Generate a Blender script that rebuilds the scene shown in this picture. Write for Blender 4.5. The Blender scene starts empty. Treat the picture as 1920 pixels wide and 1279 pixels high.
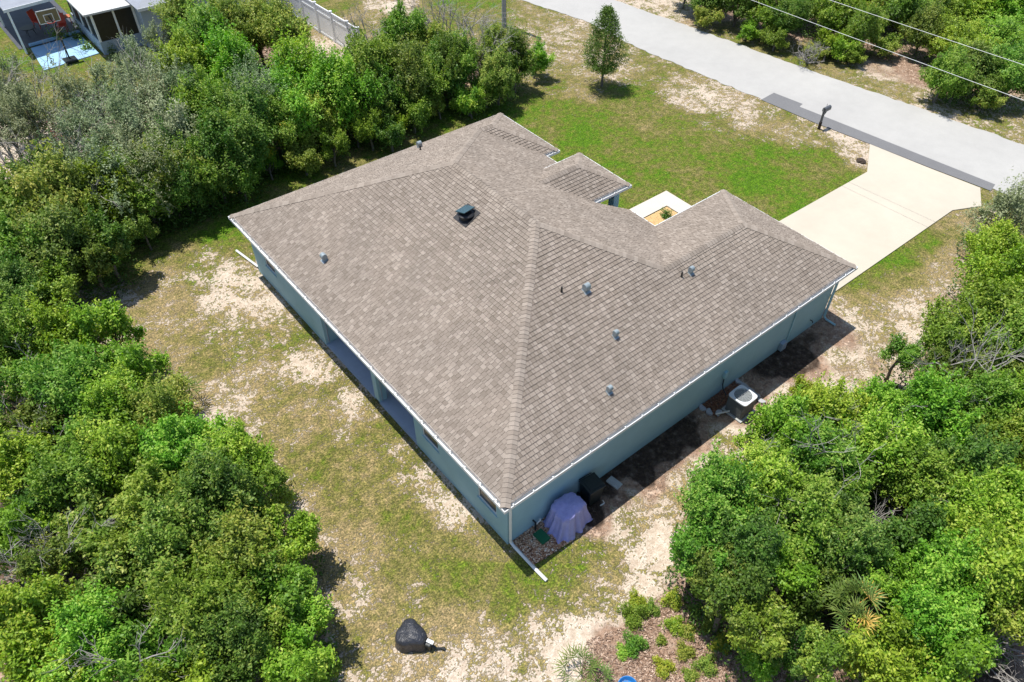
import bpy, math, random
import numpy as np
from mathutils import Vector, Matrix

# ---------------------------------------------------------------- camera, sky, sun
scene = bpy.context.scene
C = scene.collection
FPX, U0, V0 = 1429.8256, 58.6747, 25.1247
CAM = np.array([-7.0018, -9.0676, 20.5159])
F_ = np.array([0.46939982, 0.52018475, -0.71349256])
R_ = np.array([0.761279, -0.64779559, 0.02855088])
U_ = np.array([0.4473456, 0.55656869, 0.70008086])
cam = bpy.data.objects.new('camera', bpy.data.cameras.new('camera'))
C.objects.link(cam)
cam.matrix_world = Matrix(((R_[0], U_[0], -F_[0], CAM[0]), (R_[1], U_[1], -F_[1], CAM[1]),
                           (R_[2], U_[2], -F_[2], CAM[2]), (0, 0, 0, 1)))
cam.data.sensor_width = 36
cam.data.lens = FPX / 1920 * 36
cam.data.shift_x = -U0 / 1920
cam.data.shift_y = V0 / 1920
cam.data.clip_end = 2000
scene.camera = cam

SUN = Vector((-0.0818, 0.2926, 1.0)).normalized()     # towards the sun
world = bpy.data.worlds.new('World'); scene.world = world
world.use_nodes = True
wn = world.node_tree.nodes; wl = world.node_tree.links
sky = wn.new('ShaderNodeTexSky'); sky.sky_type = 'NISHITA'; sky.sun_disc = False
sky.sun_elevation = math.asin(SUN.z); sky.sun_rotation = math.atan2(SUN.x, SUN.y)
sky.air_density = 1.0; sky.dust_density = 0.6; sky.ozone_density = 1.0
wn['Background'].inputs['Strength'].default_value = 0.13
wl.new(sky.outputs[0], wn['Background'].inputs['Color'])
sl = bpy.data.lights.new('sun', 'SUN'); sl.energy = 5.0; sl.angle = math.radians(0.5)
sl.color = (1.0, 0.955, 0.875)
so = bpy.data.objects.new('sun', sl); C.objects.link(so)
so.rotation_euler = SUN.to_track_quat('Z', 'Y').to_euler()
scene.view_settings.view_transform = 'Standard'
scene.view_settings.look = 'None'
scene.view_settings.exposure = 0.3
scene.view_settings.gamma = 1.0

# ---------------------------------------------------------------- helpers
def at(px, py, z=0.0):
    """world point under a photograph pixel, on the level plane z"""
    d = F_ + R_ * ((px - 960 - U0) / FPX) - U_ * ((py - 639.5 - V0) / FPX)
    k = (z - CAM[2]) / d[2]
    return CAM + k * d
def atxy(px, py, z=0.0):
    p = at(px, py, z); return (float(p[0]), float(p[1]))
def pix(p):
    d = np.array(p) - CAM; z = d @ F_
    return (960 + U0 + FPX * (d @ R_) / z, 639.5 + V0 - FPX * (d @ U_) / z, z)

class MB:
    def __init__(s): s.v = []; s.f = []; s.m = []; s.t = []
    def add(s, vs, fs, mi=0, t=0.5):
        b = len(s.v); s.v += [tuple(map(float, v)) for v in vs]
        for f in fs: s.f.append(tuple(b + i for i in f)); s.m.append(mi); s.t.append(t)
    def box(s, a, b, mi=0, t=0.5):
        (x0, y0, z0), (x1, y1, z1) = a, b
        s.add([(x0,y0,z0),(x1,y0,z0),(x1,y1,z0),(x0,y1,z0),(x0,y0,z1),(x1,y0,z1),(x1,y1,z1),(x0,y1,z1)],
              [(0,3,2,1),(4,5,6,7),(0,1,5,4),(1,2,6,5),(2,3,7,6),(3,0,4,7)], mi, t)
    def obox(s, c, ax, ay, az, hx, hy, hz, mi=0, t=0.5):
        c = np.array(c, float); ax, ay, az = [np.array(q, float) / np.linalg.norm(q) for q in (ax, ay, az)]
        P = [c + sx*hx*ax + sy*hy*ay + sz*hz*az for sz in (-1,1) for (sx,sy) in ((-1,-1),(1,-1),(1,1),(-1,1))]
        s.add(P, [(0,3,2,1),(4,5,6,7),(0,1,5,4),(1,2,6,5),(2,3,7,6),(3,0,4,7)], mi, t)
    def prism(s, poly, z0, z1, mi=0, t=0.5):
        n = len(poly)
        s.add([(x,y,z0) for x,y in poly] + [(x,y,z1) for x,y in poly],
              [tuple(range(n-1,-1,-1)), tuple(range(n,2*n))] + [(i,(i+1)%n,n+(i+1)%n,n+i) for i in range(n)], mi, t)
    def tube(s, pts, rad, n=8, mi=0, t=0.5, cap=True):
        pts = [np.array(p, float) for p in pts]
        if not hasattr(rad, '__len__'): rad = [rad]*len(pts)
        rings = []
        for i, p in enumerate(pts):
            d = pts[min(i+1,len(pts)-1)] - pts[max(i-1,0)]; d = d/(np.linalg.norm(d)+1e-9)
            h = np.array([0,0,1.]) if abs(d[2]) < .9 else np.array([1.,0,0])
            a = np.cross(d,h); a /= np.linalg.norm(a); b = np.cross(d,a)
            rings.append([p + rad[i]*(math.cos(2*math.pi*k/n)*a + math.sin(2*math.pi*k/n)*b) for k in range(n)])
        vs = [q for r in rings for q in r]; fs = []
        for i in range(len(pts)-1):
            for k in range(n):
                fs.append((i*n+k, i*n+(k+1)%n, (i+1)*n+(k+1)%n, (i+1)*n+k))
        if cap: fs += [tuple(range(n-1,-1,-1)), tuple((len(pts)-1)*n+k for k in range(n))]
        s.add(vs, fs, mi, t)
    def lathe(s, c, prof, n=20, mi=0, t=0.5):
        c = np.array(c, float); vs = []; fs = []
        for r, z in prof: vs += [c + np.array([r*math.cos(2*math.pi*k/n), r*math.sin(2*math.pi*k/n), z]) for k in range(n)]
        for i in range(len(prof)-1):
            for k in range(n): fs.append((i*n+k, i*n+(k+1)%n, (i+1)*n+(k+1)%n, (i+1)*n+k))
        fs += [tuple(range(n-1,-1,-1)), tuple((len(prof)-1)*n+k for k in range(n))]
        s.add(vs, fs, mi, t)
    def mesh(s, name, mats, smooth=False):
        me = bpy.data.meshes.new(name); me.from_pydata(s.v, [], s.f)
        if not isinstance(mats, (list, tuple)): mats = [mats]
        for m in mats: me.materials.append(m)
        me.polygons.foreach_set('material_index', s.m)
        a = me.attributes.new('tint', 'FLOAT', 'FACE'); a.data.foreach_set('value', s.t)
        if smooth: me.polygons.foreach_set('use_smooth', [True]*len(s.f))
        me.update(); return me
    def build(s, name, mats, parent=None, loc=(0,0,0), rot=(0,0,0), smooth=False, bevel=0):
        o = bpy.data.objects.new(name, s.mesh(name, mats, smooth)); C.objects.link(o)
        o.location = loc; o.rotation_euler = rot; o.parent = parent
        if bevel:
            b = o.modifiers.new('bevel', 'BEVEL'); b.width = bevel; b.segments = 2; b.limit_method = 'ANGLE'
        return o
def link(name, me, parent=None, loc=(0,0,0), rot=(0,0,0), sc=(1,1,1)):
    o = bpy.data.objects.new(name, me); C.objects.link(o); o.parent = parent
    o.location = loc; o.rotation_euler = rot; o.scale = sc; return o
def empty(name, loc=(0,0,0), rz=0):
    o = bpy.data.objects.new(name, None); C.objects.link(o); o.location = loc
    o.rotation_euler = (0,0,rz); o.empty_display_size = .2; return o
def tag(o, label=None, cat=None, group=None, kind=None):
    if label: o['label'] = label
    if cat: o['category'] = cat
    if group: o['group'] = group
    if kind: o['kind'] = kind
    return o

# ---------------------------------------------------------------- materials
def newmat(name):
    m = bpy.data.materials.new(name); m.use_nodes = True
    nt = m.node_tree; b = nt.nodes['Principled BSDF']
    return m, nt, b
def N(nt, typ, **kw):
    n = nt.nodes.new(typ)
    for k, v in kw.items():
        if k in n.inputs: n.inputs[k].default_value = v
        else: setattr(n, k, v)
    return n
def ramp(nt, fac, stops):
    r = nt.nodes.new('ShaderNodeValToRGB'); e = r.color_ramp.elements
    while len(e) < len(stops): e.new(0.5)
    for el, (p, c) in zip(e, stops): el.position = p; el.color = (*c, 1)
    nt.links.new(fac, r.inputs[0]); return r.outputs[0]
def mth(nt, op, a, b=None, clamp=False):
    n = nt.nodes.new('ShaderNodeMath'); n.operation = op; n.use_clamp = clamp
    for i, q in enumerate((a, b)):
        if q is None: continue
        if isinstance(q, (int, float)): n.inputs[i].default_value = q
        else: nt.links.new(q, n.inputs[i])
    return n.outputs[0]
def mixc(nt, fac, a, b, mode='MIX'):
    n = nt.nodes.new('ShaderNodeMix'); n.data_type = 'RGBA'; n.blend_type = mode
    for s, q in ((n.inputs[0], fac), (n.inputs[6], a), (n.inputs[7], b)):
        if isinstance(q, (int, float)): s.default_value = q
        elif isinstance(q, tuple): s.default_value = (*q, 1)
        else: nt.links.new(q, s)
    return n.outputs[2]
def noise(nt, scale, detail=5, rough=.6, vec=None, dist=0.0):
    n = N(nt, 'ShaderNodeTexNoise', Scale=scale, Detail=detail, Roughness=rough, Distortion=dist)
    if vec is None:
        tc = nt.nodes.new('ShaderNodeTexCoord'); vec = tc.outputs['Object']
    nt.links.new(vec, n.inputs['Vector']); return n.outputs['Fac']
def bump(nt, b, h, strength=.3, dist=.02):
    n = N(nt, 'ShaderNodeBump', Strength=strength, Distance=dist)
    nt.links.new(h, n.inputs['Height']); nt.links.new(n.outputs[0], b.inputs['Normal'])
def simple(name, col, rough=.6, metal=0.0, var=.12, scale=6.0, spec=.4, bmp=0.0, dirt=None):
    m, nt, b = newmat(name)
    f = noise(nt, scale, 6, .65)
    lo = tuple(c*(1-var) for c in col); hi = tuple(min(1, c*(1+var)) for c in col)
    c = ramp(nt, f, [(.3, lo), (.7, hi)])
    if dirt:
        f2 = noise(nt, scale*.35, 5, .7)
        c = mixc(nt, mth(nt, 'MULTIPLY', mth(nt, 'SUBTRACT', f2, .52, True), 4.0, True), c, dirt)
    nt.links.new(c, b.inputs['Base Color'])
    b.inputs['Roughness'].default_value = rough; b.inputs['Metallic'].default_value = metal
    b.inputs['Specular IOR Level'].default_value = spec
    if bmp: bump(nt, b, noise(nt, scale*8, 4, .6), bmp, .01)
    return m

M = {}
M['white_metal'] = simple('white_metal', (.72,.73,.73), .35, var=.05, scale=3, dirt=(.55,.54,.5))
M['white_vinyl'] = simple('white_vinyl', (.86,.88,.90), .4, var=.03, scale=1)
M['stucco'] = simple('stucco', (.32,.50,.57), .9, var=.06, scale=1.2, bmp=.25, dirt=(.29,.45,.51))
M['stucco_pipe'] = simple('painted_pipe', (.33,.55,.63), .5, var=.05)
M['soffit'] = simple('soffit', (.62,.66,.67), .7, var=.04)
M['galv'] = simple('galvanised_metal', (.30,.35,.37), .42, metal=.3, var=.12, scale=14)
M['pvc_dark'] = simple('dark_pipe', (.035,.032,.03), .6)
M['solar'] = simple('solar_panel', (.03,.065,.075), .14, var=.2, spec=.6)
M['black_plastic'] = simple('black_plastic', (.012,.018,.02), .38, var=.3, spec=.5)
M['black_metal'] = simple('black_metal', (.02,.02,.022), .4, var=.3)
M['glass'] = simple('window_glass', (.02,.028,.035), .2, var=.3, scale=1, spec=.4)
M['lanai_floor'] = simple('lanai_floor', (.36,.43,.55), .6, var=.06)
M['concrete'] = simple('drive_concrete', (.475,.428,.350), .85, var=.06, scale=.5, bmp=.15, dirt=(.53,.46,.365))
M['walk'] = simple('walk_concrete', (.54,.49,.43), .85, var=.04, scale=1.0, bmp=.15)
M['block'] = simple('concrete_block', (.42,.43,.42), .9, var=.15, scale=9, bmp=.3)
M['stone'] = simple('edging_stone', (.40,.40,.42), .9, var=.25, scale=9, bmp=.5)
M['green_box'] = simple('green_plastic', (.008,.13,.055), .45, var=.1)
M['grey_post'] = simple('grey_post', (.33,.34,.34), .75, var=.15, scale=3)
M['mail_metal'] = simple('mailbox_paint', (.10,.105,.115), .35, var=.12)
M['ac_side'] = simple('ac_side', (.13,.14,.14), .5, var=.12)
M['ac_top'] = simple('ac_top', (.58,.61,.64), .4, var=.06)
M['bark'] = simple('bark', (.14,.12,.10), .95, var=.35, scale=8, bmp=.6)
M['dead_wood'] = simple('dead_wood', (.30,.28,.26), .95, var=.3, scale=6)
M['blue_plastic'] = simple('blue_plastic', (.02,.17,.45), .35, var=.1)
M['red_plastic'] = simple('red_plastic', (.55,.06,.035), .4, var=.15)
M['terracotta'] = simple('terracotta', (.45,.15,.07), .8, var=.15)
M['court'] = simple('painted_court', (.30,.50,.70), .55, var=.05, scale=1.5, bmp=.05)
M['court_shaded'] = simple('shaded_patio_slab', (.06,.065,.08), .6, var=.25, scale=1.5)  # patio floor under the cover, its shade put into the colour
M['n_wall'] = simple('neighbour_wall', (.33,.40,.48), .9, var=.05, bmp=.2)
M['n_roof_grey'] = simple('grey_roof_panel', (.25,.27,.31), .6, var=.12, scale=2)
M['n_roof_white'] = simple('white_roof_panel', (.56,.56,.55), .5, var=.08, scale=2)
M['screen'] = simple('dark_screen', (.015,.018,.018), .35, var=.3)
M['wire'] = simple('wire', (.80,.82,.82), .4)
M['cable_pipe'] = simple('white_pipe', (.65,.65,.62), .5)
M['rock_dark'] = simple('dark_debris', (.05,.035,.025), .9, var=.4, scale=10, bmp=.5)

# shingles: every tab is real geometry; its own tone comes from the face attribute
def shingle_mat():
    m, nt, b = newmat('shingles')
    at_ = nt.nodes.new('ShaderNodeAttribute'); at_.attribute_name = 'tint'
    c = ramp(nt, at_.outputs['Fac'], [(0, (.035,.029,.025)), (.06, (.045,.037,.032)), (.12, (.160,.131,.106)),
                                    (.5, (.252,.212,.178)), (1, (.40,.348,.300))])
    g = noise(nt, 55, 3, .7); g2 = noise(nt, .5, 4, .6)
    c = mixc(nt, 1.0, c, ramp(nt, g, [(.25, (.78,.78,.78)), (.75, (1.22,1.22,1.22))]), 'MULTIPLY')
    c = mixc(nt, 1.0, c, ramp(nt, g2, [(.3, (.90,.90,.90)), (.7, (1.09,1.08,1.07))]), 'MULTIPLY')
    nt.links.new(c, b.inputs['Base Color']); b.inputs['Roughness'].default_value = .92
    b.inputs['Specular IOR Level'].default_value = .25
    bump(nt, b, g, .35, .004); return m
M['shingle'] = shingle_mat()

def asphalt(name, lo, hi, fine=60, crack=True):
    m, nt, b = newmat(name)
    g = noise(nt, fine, 3, .7); big = noise(nt, .25, 5, .6); st = noise(nt, 1.3, 6, .65)
    c = ramp(nt, g, [(.3, lo), (.7, hi)])
    c = mixc(nt, 1.0, c, ramp(nt, big, [(.3, (.93,.93,.93)), (.7, (1.05,1.05,1.04))]), 'MULTIPLY')
    c = mixc(nt, 1.0, c, ramp(nt, st, [(.3, (.95,.95,.95)), (.7, (1.03,1.03,1.03))]), 'MULTIPLY')
    nt.links.new(c, b.inputs['Base Color']); b.inputs['Roughness'].default_value = .9
    bump(nt, b, g, .4, .004); return m
M['road'] = asphalt('road_asphalt', (.345,.338,.325), (.43,.422,.405))
M['patch'] = asphalt('patch_asphalt', (.115,.115,.12), (.20,.20,.205))

def ground_mat():
    m, nt, b = newmat('yard_ground')
    a = nt.nodes.new('ShaderNodeAttribute'); a.attribute_name = 'mask'
    sep = nt.nodes.new('ShaderNodeSeparateColor'); nt.links.new(a.outputs['Color'], sep.inputs[0])
    cov, lush, litter_shade = sep.outputs
    n1 = noise(nt, 1.0, 6, .65); n2 = noise(nt, 4.2, 4, .62); n3 = noise(nt, 12, 3, .6); n4 = noise(nt, .38, 5, .65); n5 = noise(nt, 21, 2, .6); n6 = noise(nt, 2.3, 5, .7)
    c5 = lambda n, k: mth(nt, 'MULTIPLY', mth(nt, 'SUBTRACT', n, .5), k)
    fac = mth(nt, 'ADD', mth(nt, 'ADD', c5(n1, 9.0), c5(n2, 10.0)), mth(nt, 'ADD', c5(n3, 7.0), c5(n5, 3.0)))
    fac = mth(nt, 'ADD', fac, mth(nt, 'MULTIPLY', mth(nt, 'SUBTRACT', cov, .29), 5.0))
    fac = mth(nt, 'ADD', fac, .5, True)
    sand = ramp(nt, n2, [(.3, (.40,.315,.24)), (.45, (.54,.455,.365)), (.58, (.64,.56,.47)), (.72, (.70,.64,.56))])
    sand = mixc(nt, mth(nt, 'ADD', c5(n5, 2.5), .25, True), sand, (.37,.285,.20))
    lv = mth(nt, 'ADD', mth(nt, 'SUBTRACT', lush, .13), mth(nt, 'MULTIPLY', mth(nt, 'SUBTRACT', n4, .5), 2.1))
    lv = mth(nt, 'ADD', lv, mth(nt, 'MULTIPLY', mth(nt, 'SUBTRACT', n6, .5), 1.9), True)
    gr = ramp(nt, lv, [(0, (.255,.205,.120)), (.25, (.205,.180,.080)), (.5, (.145,.146,.046)), (.75, (.118,.160,.024)), (1, (.078,.165,.010))])
    gr = mixc(nt, 1.0, gr, ramp(nt, n5, [(.36, (.55,.58,.52)), (.5, (.92,.92,.88)), (.64, (1.45,1.40,1.3))]), 'MULTIPLY')
    gr = mixc(nt, 1.0, gr, ramp(nt, n3, [(.34, (.5,.56,.5)), (.66, (1.4,1.32,1.25))]), 'MULTIPLY')
    gr = mixc(nt, 1.0, gr, ramp(nt, n2, [(.32, (.65,.68,.6)), (.66, (1.3,1.25,1.2))]), 'MULTIPLY')
    c = mixc(nt, fac, sand, gr)
    li = ramp(nt, n2, [(.3, (.03,.021,.016)), (.5, (.068,.048,.036)), (.72, (.19,.15,.12))])  # dark woods floor and soil; also darkens the strip in the house shadow
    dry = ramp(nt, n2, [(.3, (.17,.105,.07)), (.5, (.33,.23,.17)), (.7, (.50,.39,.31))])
    li = mixc(nt, mth(nt, 'MULTIPLY', mth(nt, 'SUBTRACT', litter_shade, .84), 9.0, True), dry, li)
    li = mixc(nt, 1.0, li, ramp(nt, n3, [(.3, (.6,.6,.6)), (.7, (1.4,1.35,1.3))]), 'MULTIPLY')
    lf = mth(nt, 'ADD', mth(nt, 'MULTIPLY', mth(nt, 'SUBTRACT', n1, .5), 2.0), mth(nt, 'SUBTRACT', mth(nt, 'MULTIPLY', litter_shade, 3.2), .7), True)
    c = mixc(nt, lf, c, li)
    nt.links.new(c, b.inputs['Base Color']); b.inputs['Roughness'].default_value = .95
    b.inputs['Specular IOR Level'].default_value = .15
    h = mth(nt, 'ADD', mth(nt, 'MULTIPLY', n2, .6), mth(nt, 'ADD', mth(nt, 'MULTIPLY', n3, .4), mth(nt, 'MULTIPLY', fac, .25)))
    bump(nt, b, h, 1.0, .10); return m
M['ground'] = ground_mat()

def leaf_mat(name, stops, trans=.30, rough=.5, vary=.25):
    m, nt, b = newmat(name)
    a = nt.nodes.new('ShaderNodeAttribute'); a.attribute_name = 'tint'
    oi = nt.nodes.new('ShaderNodeObjectInfo')
    f = mth(nt, 'ADD', a.outputs['Fac'], mth(nt, 'MULTIPLY', mth(nt, 'SUBTRACT', oi.outputs['Random'], .5), vary), True)
    c = ramp(nt, f, stops)
    hv = nt.nodes.new('ShaderNodeHueSaturation'); nt.links.new(c, hv.inputs['Color'])
    nt.links.new(mth(nt, 'ADD', .5, mth(nt, 'MULTIPLY', mth(nt, 'SUBTRACT', mth(nt, 'FRACT', mth(nt, 'MULTIPLY', oi.outputs['Random'], 7.31)), .40), .05 if vary else 0)), hv.inputs['Hue'])
    c = hv.outputs[0]
    nt.links.new(c, b.inputs['Base Color']); b.inputs['Roughness'].default_value = rough
    b.inputs['Specular IOR Level'].default_value = .28
    tr = nt.nodes.new('ShaderNodeBsdfTranslucent')
    hs = N(nt, 'ShaderNodeHueSaturation', Saturation=1.1, Value=1.5); nt.links.new(c, hs.inputs['Color'])
    nt.links.new(hs.outputs[0], tr.inputs['Color'])
    mx = N(nt, 'ShaderNodeMixShader', Fac=trans)
    nt.links.new(b.outputs[0], mx.inputs[1]); nt.links.new(tr.outputs[0], mx.inputs[2])
    nt.links.new(mx.outputs[0], nt.nodes['Material Output'].inputs['Surface'])
    return m
LM = {
 'B': leaf_mat('bright_leaves', [(0,(0.097,0.182,0.014)), (.5,(0.211,0.370,0.027)), (1,(0.479,0.570,0.091))]),
 'M': leaf_mat('mid_leaves', [(0,(0.074,0.135,0.014)), (.5,(0.150,0.271,0.025)), (1,(0.365,0.445,0.080))]),
 'D': leaf_mat('dark_leaves', [(0,(0.055,0.098,0.014)), (.5,(0.105,0.192,0.025)), (1,(0.274,0.331,0.068))]),
 'O': leaf_mat('grey_green_leaves', [(0,(0.113,0.157,0.059)), (.5,(0.221,0.270,0.124)), (1,(0.410,0.443,0.270))], trans=.2),
 'Y': leaf_mat('yellow_green_leaves', [(0,(.13,.20,.014)), (.5,(.28,.36,.028)), (1,(.50,.46,.07))]),
 'K': leaf_mat('khaki_leaves', [(0,(0.097,0.142,0.017)), (.5,(0.205,0.285,0.036)), (1,(0.479,0.456,0.103))]),
 'R': leaf_mat('dry_orange_leaves', [(0,(.25,.09,.05)), (.5,(.42,.17,.10)), (1,(.5,.27,.16))]),
 'P': leaf_mat('palm_leaves', [(0,(.08,.14,.025)), (.5,(.14,.21,.045)), (1,(.26,.32,.10))], trans=.15, rough=.3),
 'G': leaf_mat('yellow_frond', [(0,(.45,.28,.05)), (.5,(.55,.38,.08)), (1,(.65,.48,.14))], trans=.15),
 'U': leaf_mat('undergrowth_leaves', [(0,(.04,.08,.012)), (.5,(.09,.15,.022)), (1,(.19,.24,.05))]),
 'S': leaf_mat('grass_blades', [(0,(.32,.24,.13)), (.35,(.24,.19,.085)), (.6,(.14,.16,.04)), (1,(.09,.19,.015))], trans=.15, vary=0),
 'L': leaf_mat('dry_leaf_litter', [(0,(.11,.06,.04)), (.5,(.33,.215,.15)), (1,(.60,.46,.36))], trans=.05, vary=0),
 'F': leaf_mat('needle_litter', [(0,(.09,.035,.02)), (.5,(.24,.09,.045)), (1,(.45,.22,.12))], trans=.05, vary=0),
}
# ---------------------------------------------------------------- ground sheet with patches of turf, sand, litter and painted house shade
# (photo x, photo y, turf cover, lushness, leaf litter and painted shade)
GP = [
(200,560,.2,.3,0),(300,520,.5,.35,0),(280,480,.75,.6,0),(400,500,.25,.45,0),(450,530,.2,.4,0),(420,560,.12,.4,0),(500,560,.1,.3,0),
(330,570,.55,.2,0),(400,650,.6,.5,0),(350,640,.55,.2,0),(450,620,.4,.5,0),(500,600,.35,.5,0),(560,640,.5,.55,0),(570,690,.12,.4,0),
(400,690,.7,.6,0),(380,730,.4,.3,0),(440,740,.2,.3,0),(520,740,.6,.3,0),(600,760,.5,.4,0),(560,800,.6,.3,0),(660,760,.3,.4,0),
(620,850,.75,.5,0),(640,800,.5,.4,0),(700,830,.6,.6,0),(760,860,.5,.5,0),(800,900,.25,.4,0),(680,900,.75,.5,0),(560,960,.45,.15,0),
(600,1050,.4,.15,0),(650,960,.75,.5,0),(740,960,.8,.6,0),(850,960,.15,.4,0),(780,1000,.7,.6,0),(840,1030,.8,.6,0),(680,1050,.5,.2,0),
(650,1130,.35,.2,0),(760,1080,.6,.3,0),(880,1100,.9,.65,0),(960,1120,.85,.65,0),(1050,1090,.7,.6,0),(1100,1040,.6,.6,0),
(700,1170,.6,.25,0),(850,1180,.6,.2,0),(900,1200,.35,.2,0),(680,1230,.4,.4,0),(780,1250,.3,.2,0),(880,1250,.12,.3,0),(1000,1230,.3,.4,0),
(1020,1180,.4,.4,0),(960,1270,.25,.3,0),(1080,1225,-.3,.3,0),(1065,1250,-.2,.3,0),(1150,1130,.3,.4,0),(1150,1060,.5,.35,0),(1200,1050,.0,.3,0),
(1230,1010,-.1,.3,0),(1190,1100,.05,.3,0),(1200,990,.3,.3,0),(1160,960,.4,.3,0),(1270,940,.4,.15,0),(1300,880,.3,.2,0),(1350,850,.3,.3,0),
(1400,850,.1,.3,0),(1450,850,0,.3,0),(1150,1210,.1,.3,.8),(1230,1200,.1,.3,.75),(1300,1230,.1,.3,.75),(1180,1250,.1,.3,.8),(1350,1270,.1,.3,.7),
(1120,1270,.1,.3,.7),(1270,1130,.1,.3,.5),
(1250,850,.0,.3,1.3),(1120,965,.0,.3,1.2),(1160,930,.0,.3,1.2),(1205,898,.0,.3,1.2),(1255,865,.0,.3,1.2),(1310,828,.0,.3,1.1),(1480,700,.0,.3,1.2),(1520,672,.0,.3,1.1),(1560,640,.0,.3,1.1),(1100,950,.1,.3,1),(1140,905,.1,.3,1),(1180,890,.1,.3,1),(1220,860,.1,.3,1),(1300,800,.1,.3,1),(1350,765,.1,.3,.9),(1450,700,.1,.3,1),(1490,665,.1,.3,1),(1530,640,.1,.3,1),(1570,610,.1,.3,.7),(1400,745,.1,.3,.8),(1180,925,.4,.3,0),(1260,880,.3,.2,0),(1340,815,.2,.3,0),(1480,730,.1,.3,0),(1560,665,.2,.3,0),  # side strip: moist dark soil, colour also deepened to strengthen the house shadow
(1600,600,.25,.4,0),(1560,650,.25,.4,0),(1640,560,.6,.25,0),(1620,530,.9,.8,0),(1680,490,.95,.85,0),(1740,450,.9,.8,0),(1700,520,.7,.5,0),
(1790,420,.6,.4,0),(1800,480,.5,.1,.2),(1760,520,.45,.1,.2),(1700,590,.12,.3,0),(1720,560,.3,.2,.1),(1640,640,.3,.1,.2),(1600,700,.3,.15,.3),
(1560,740,.05,.3,0),(1500,740,.2,.3,0),(1780,570,.2,.1,.4),(1650,600,.4,.2,.1),(1480,790,.1,.3,.1),
(1000,220,.95,.85,0),(1080,210,.95,.9,0),(1150,250,.95,.75,0),(1100,280,1.1,1,0),(1200,300,1.1,.9,0),(1250,340,1,.8,0),(1180,190,.9,.85,0),
(1080,170,.5,.35,0),(1010,200,.9,.85,0),(1250,230,.85,.6,0),(1300,280,.95,.85,0),(1400,300,1,.9,0),(1450,350,1.1,1,0),(1500,330,1.1,1,0),
(1550,300,.95,.85,0),(1350,220,.55,.5,0),(1300,180,.2,.3,0),(1340,200,.2,.3,0),(1400,215,.25,.3,0),(1450,220,.5,.5,0),(1520,250,.45,.4,0),(1600,290,.2,.3,0),
(1580,250,.2,.3,0),(1230,140,.6,.6,0),(1270,160,.4,.4,0),(1150,130,.35,.3,.1),(1060,110,.35,.3,0),(1040,60,.35,.35,0),(1000,30,.5,.5,0),
(1090,90,.4,.4,0),(1020,130,.55,.5,0),(1040,165,.7,.6,0),(1280,380,1,.8,0),(1300,340,1,.7,0),(1400,380,1.1,.9,0),(1500,390,1.1,1,0),(1570,340,1.1,.9,0),
(1250,20,.25,.4,0),(1300,30,.3,.3,.3),(1380,60,.5,.45,0),(1500,100,.7,.6,0),(1440,85,.7,.6,0),(1560,130,.6,.5,0),(1600,150,.5,.5,0),(1680,180,.5,.55,0),(1740,200,.3,.4,0),(1850,230,.45,.5,0),(1380,60,.7,.6,0),(1230,0,.1,.4,0),
(1640,130,.2,.3,.4),(1700,110,.2,.3,.8),(1450,60,.2,.3,.9),(1350,20,.2,.3,.9),(1800,100,.2,.3,1),(1740,140,.2,.3,.8),(1600,60,.2,.3,.9),
(620,10,.8,.65,0),(700,30,.5,.35,0),(735,12,.1,.3,0),(760,30,.2,.3,0),(850,10,.95,.85,0),(600,70,.35,.2,0),(620,85,.1,.2,0),(680,50,.6,.4,0),(800,30,.7,.6,0),
(900,40,.7,.7,0),(20,80,1.2,1,0),(230,110,.6,.7,0),(110,160,.9,.7,0),(110,200,.9,.65,0),(250,95,.4,.4,0),(40,270,-.3,.3,0),(80,250,-.2,.3,0),(30,310,-.1,.3,.3),
(700,275,.9,.75,0),(560,330,1,.8,0),(400,400,1,.75,0),(850,220,.95,.85,0),(640,300,.9,.6,0),(250,480,.85,.65,0),(330,440,1.1,.9,0),(370,435,1.1,.9,0),(300,462,1,.85,0),(410,430,1.1,.9,0),(430,455,.8,.7,0),(240,500,.8,.6,0),(350,470,.6,.6,0),(950,195,.95,.85,0),
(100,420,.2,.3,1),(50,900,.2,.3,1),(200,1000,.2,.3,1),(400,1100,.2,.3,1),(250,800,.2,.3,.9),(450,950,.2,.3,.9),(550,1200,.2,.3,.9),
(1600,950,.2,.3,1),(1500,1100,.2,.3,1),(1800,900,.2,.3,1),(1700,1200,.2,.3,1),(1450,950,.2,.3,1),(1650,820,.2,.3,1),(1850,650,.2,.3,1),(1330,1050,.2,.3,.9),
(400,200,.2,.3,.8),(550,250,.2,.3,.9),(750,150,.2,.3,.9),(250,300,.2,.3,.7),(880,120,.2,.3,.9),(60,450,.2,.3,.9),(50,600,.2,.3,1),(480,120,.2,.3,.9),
]
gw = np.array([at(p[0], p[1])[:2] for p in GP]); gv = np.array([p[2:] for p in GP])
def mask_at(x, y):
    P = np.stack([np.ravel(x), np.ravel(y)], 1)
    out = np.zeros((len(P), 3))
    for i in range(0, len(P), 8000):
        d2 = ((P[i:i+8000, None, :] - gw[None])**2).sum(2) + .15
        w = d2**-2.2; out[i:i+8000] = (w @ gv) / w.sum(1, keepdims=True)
    return out
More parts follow.
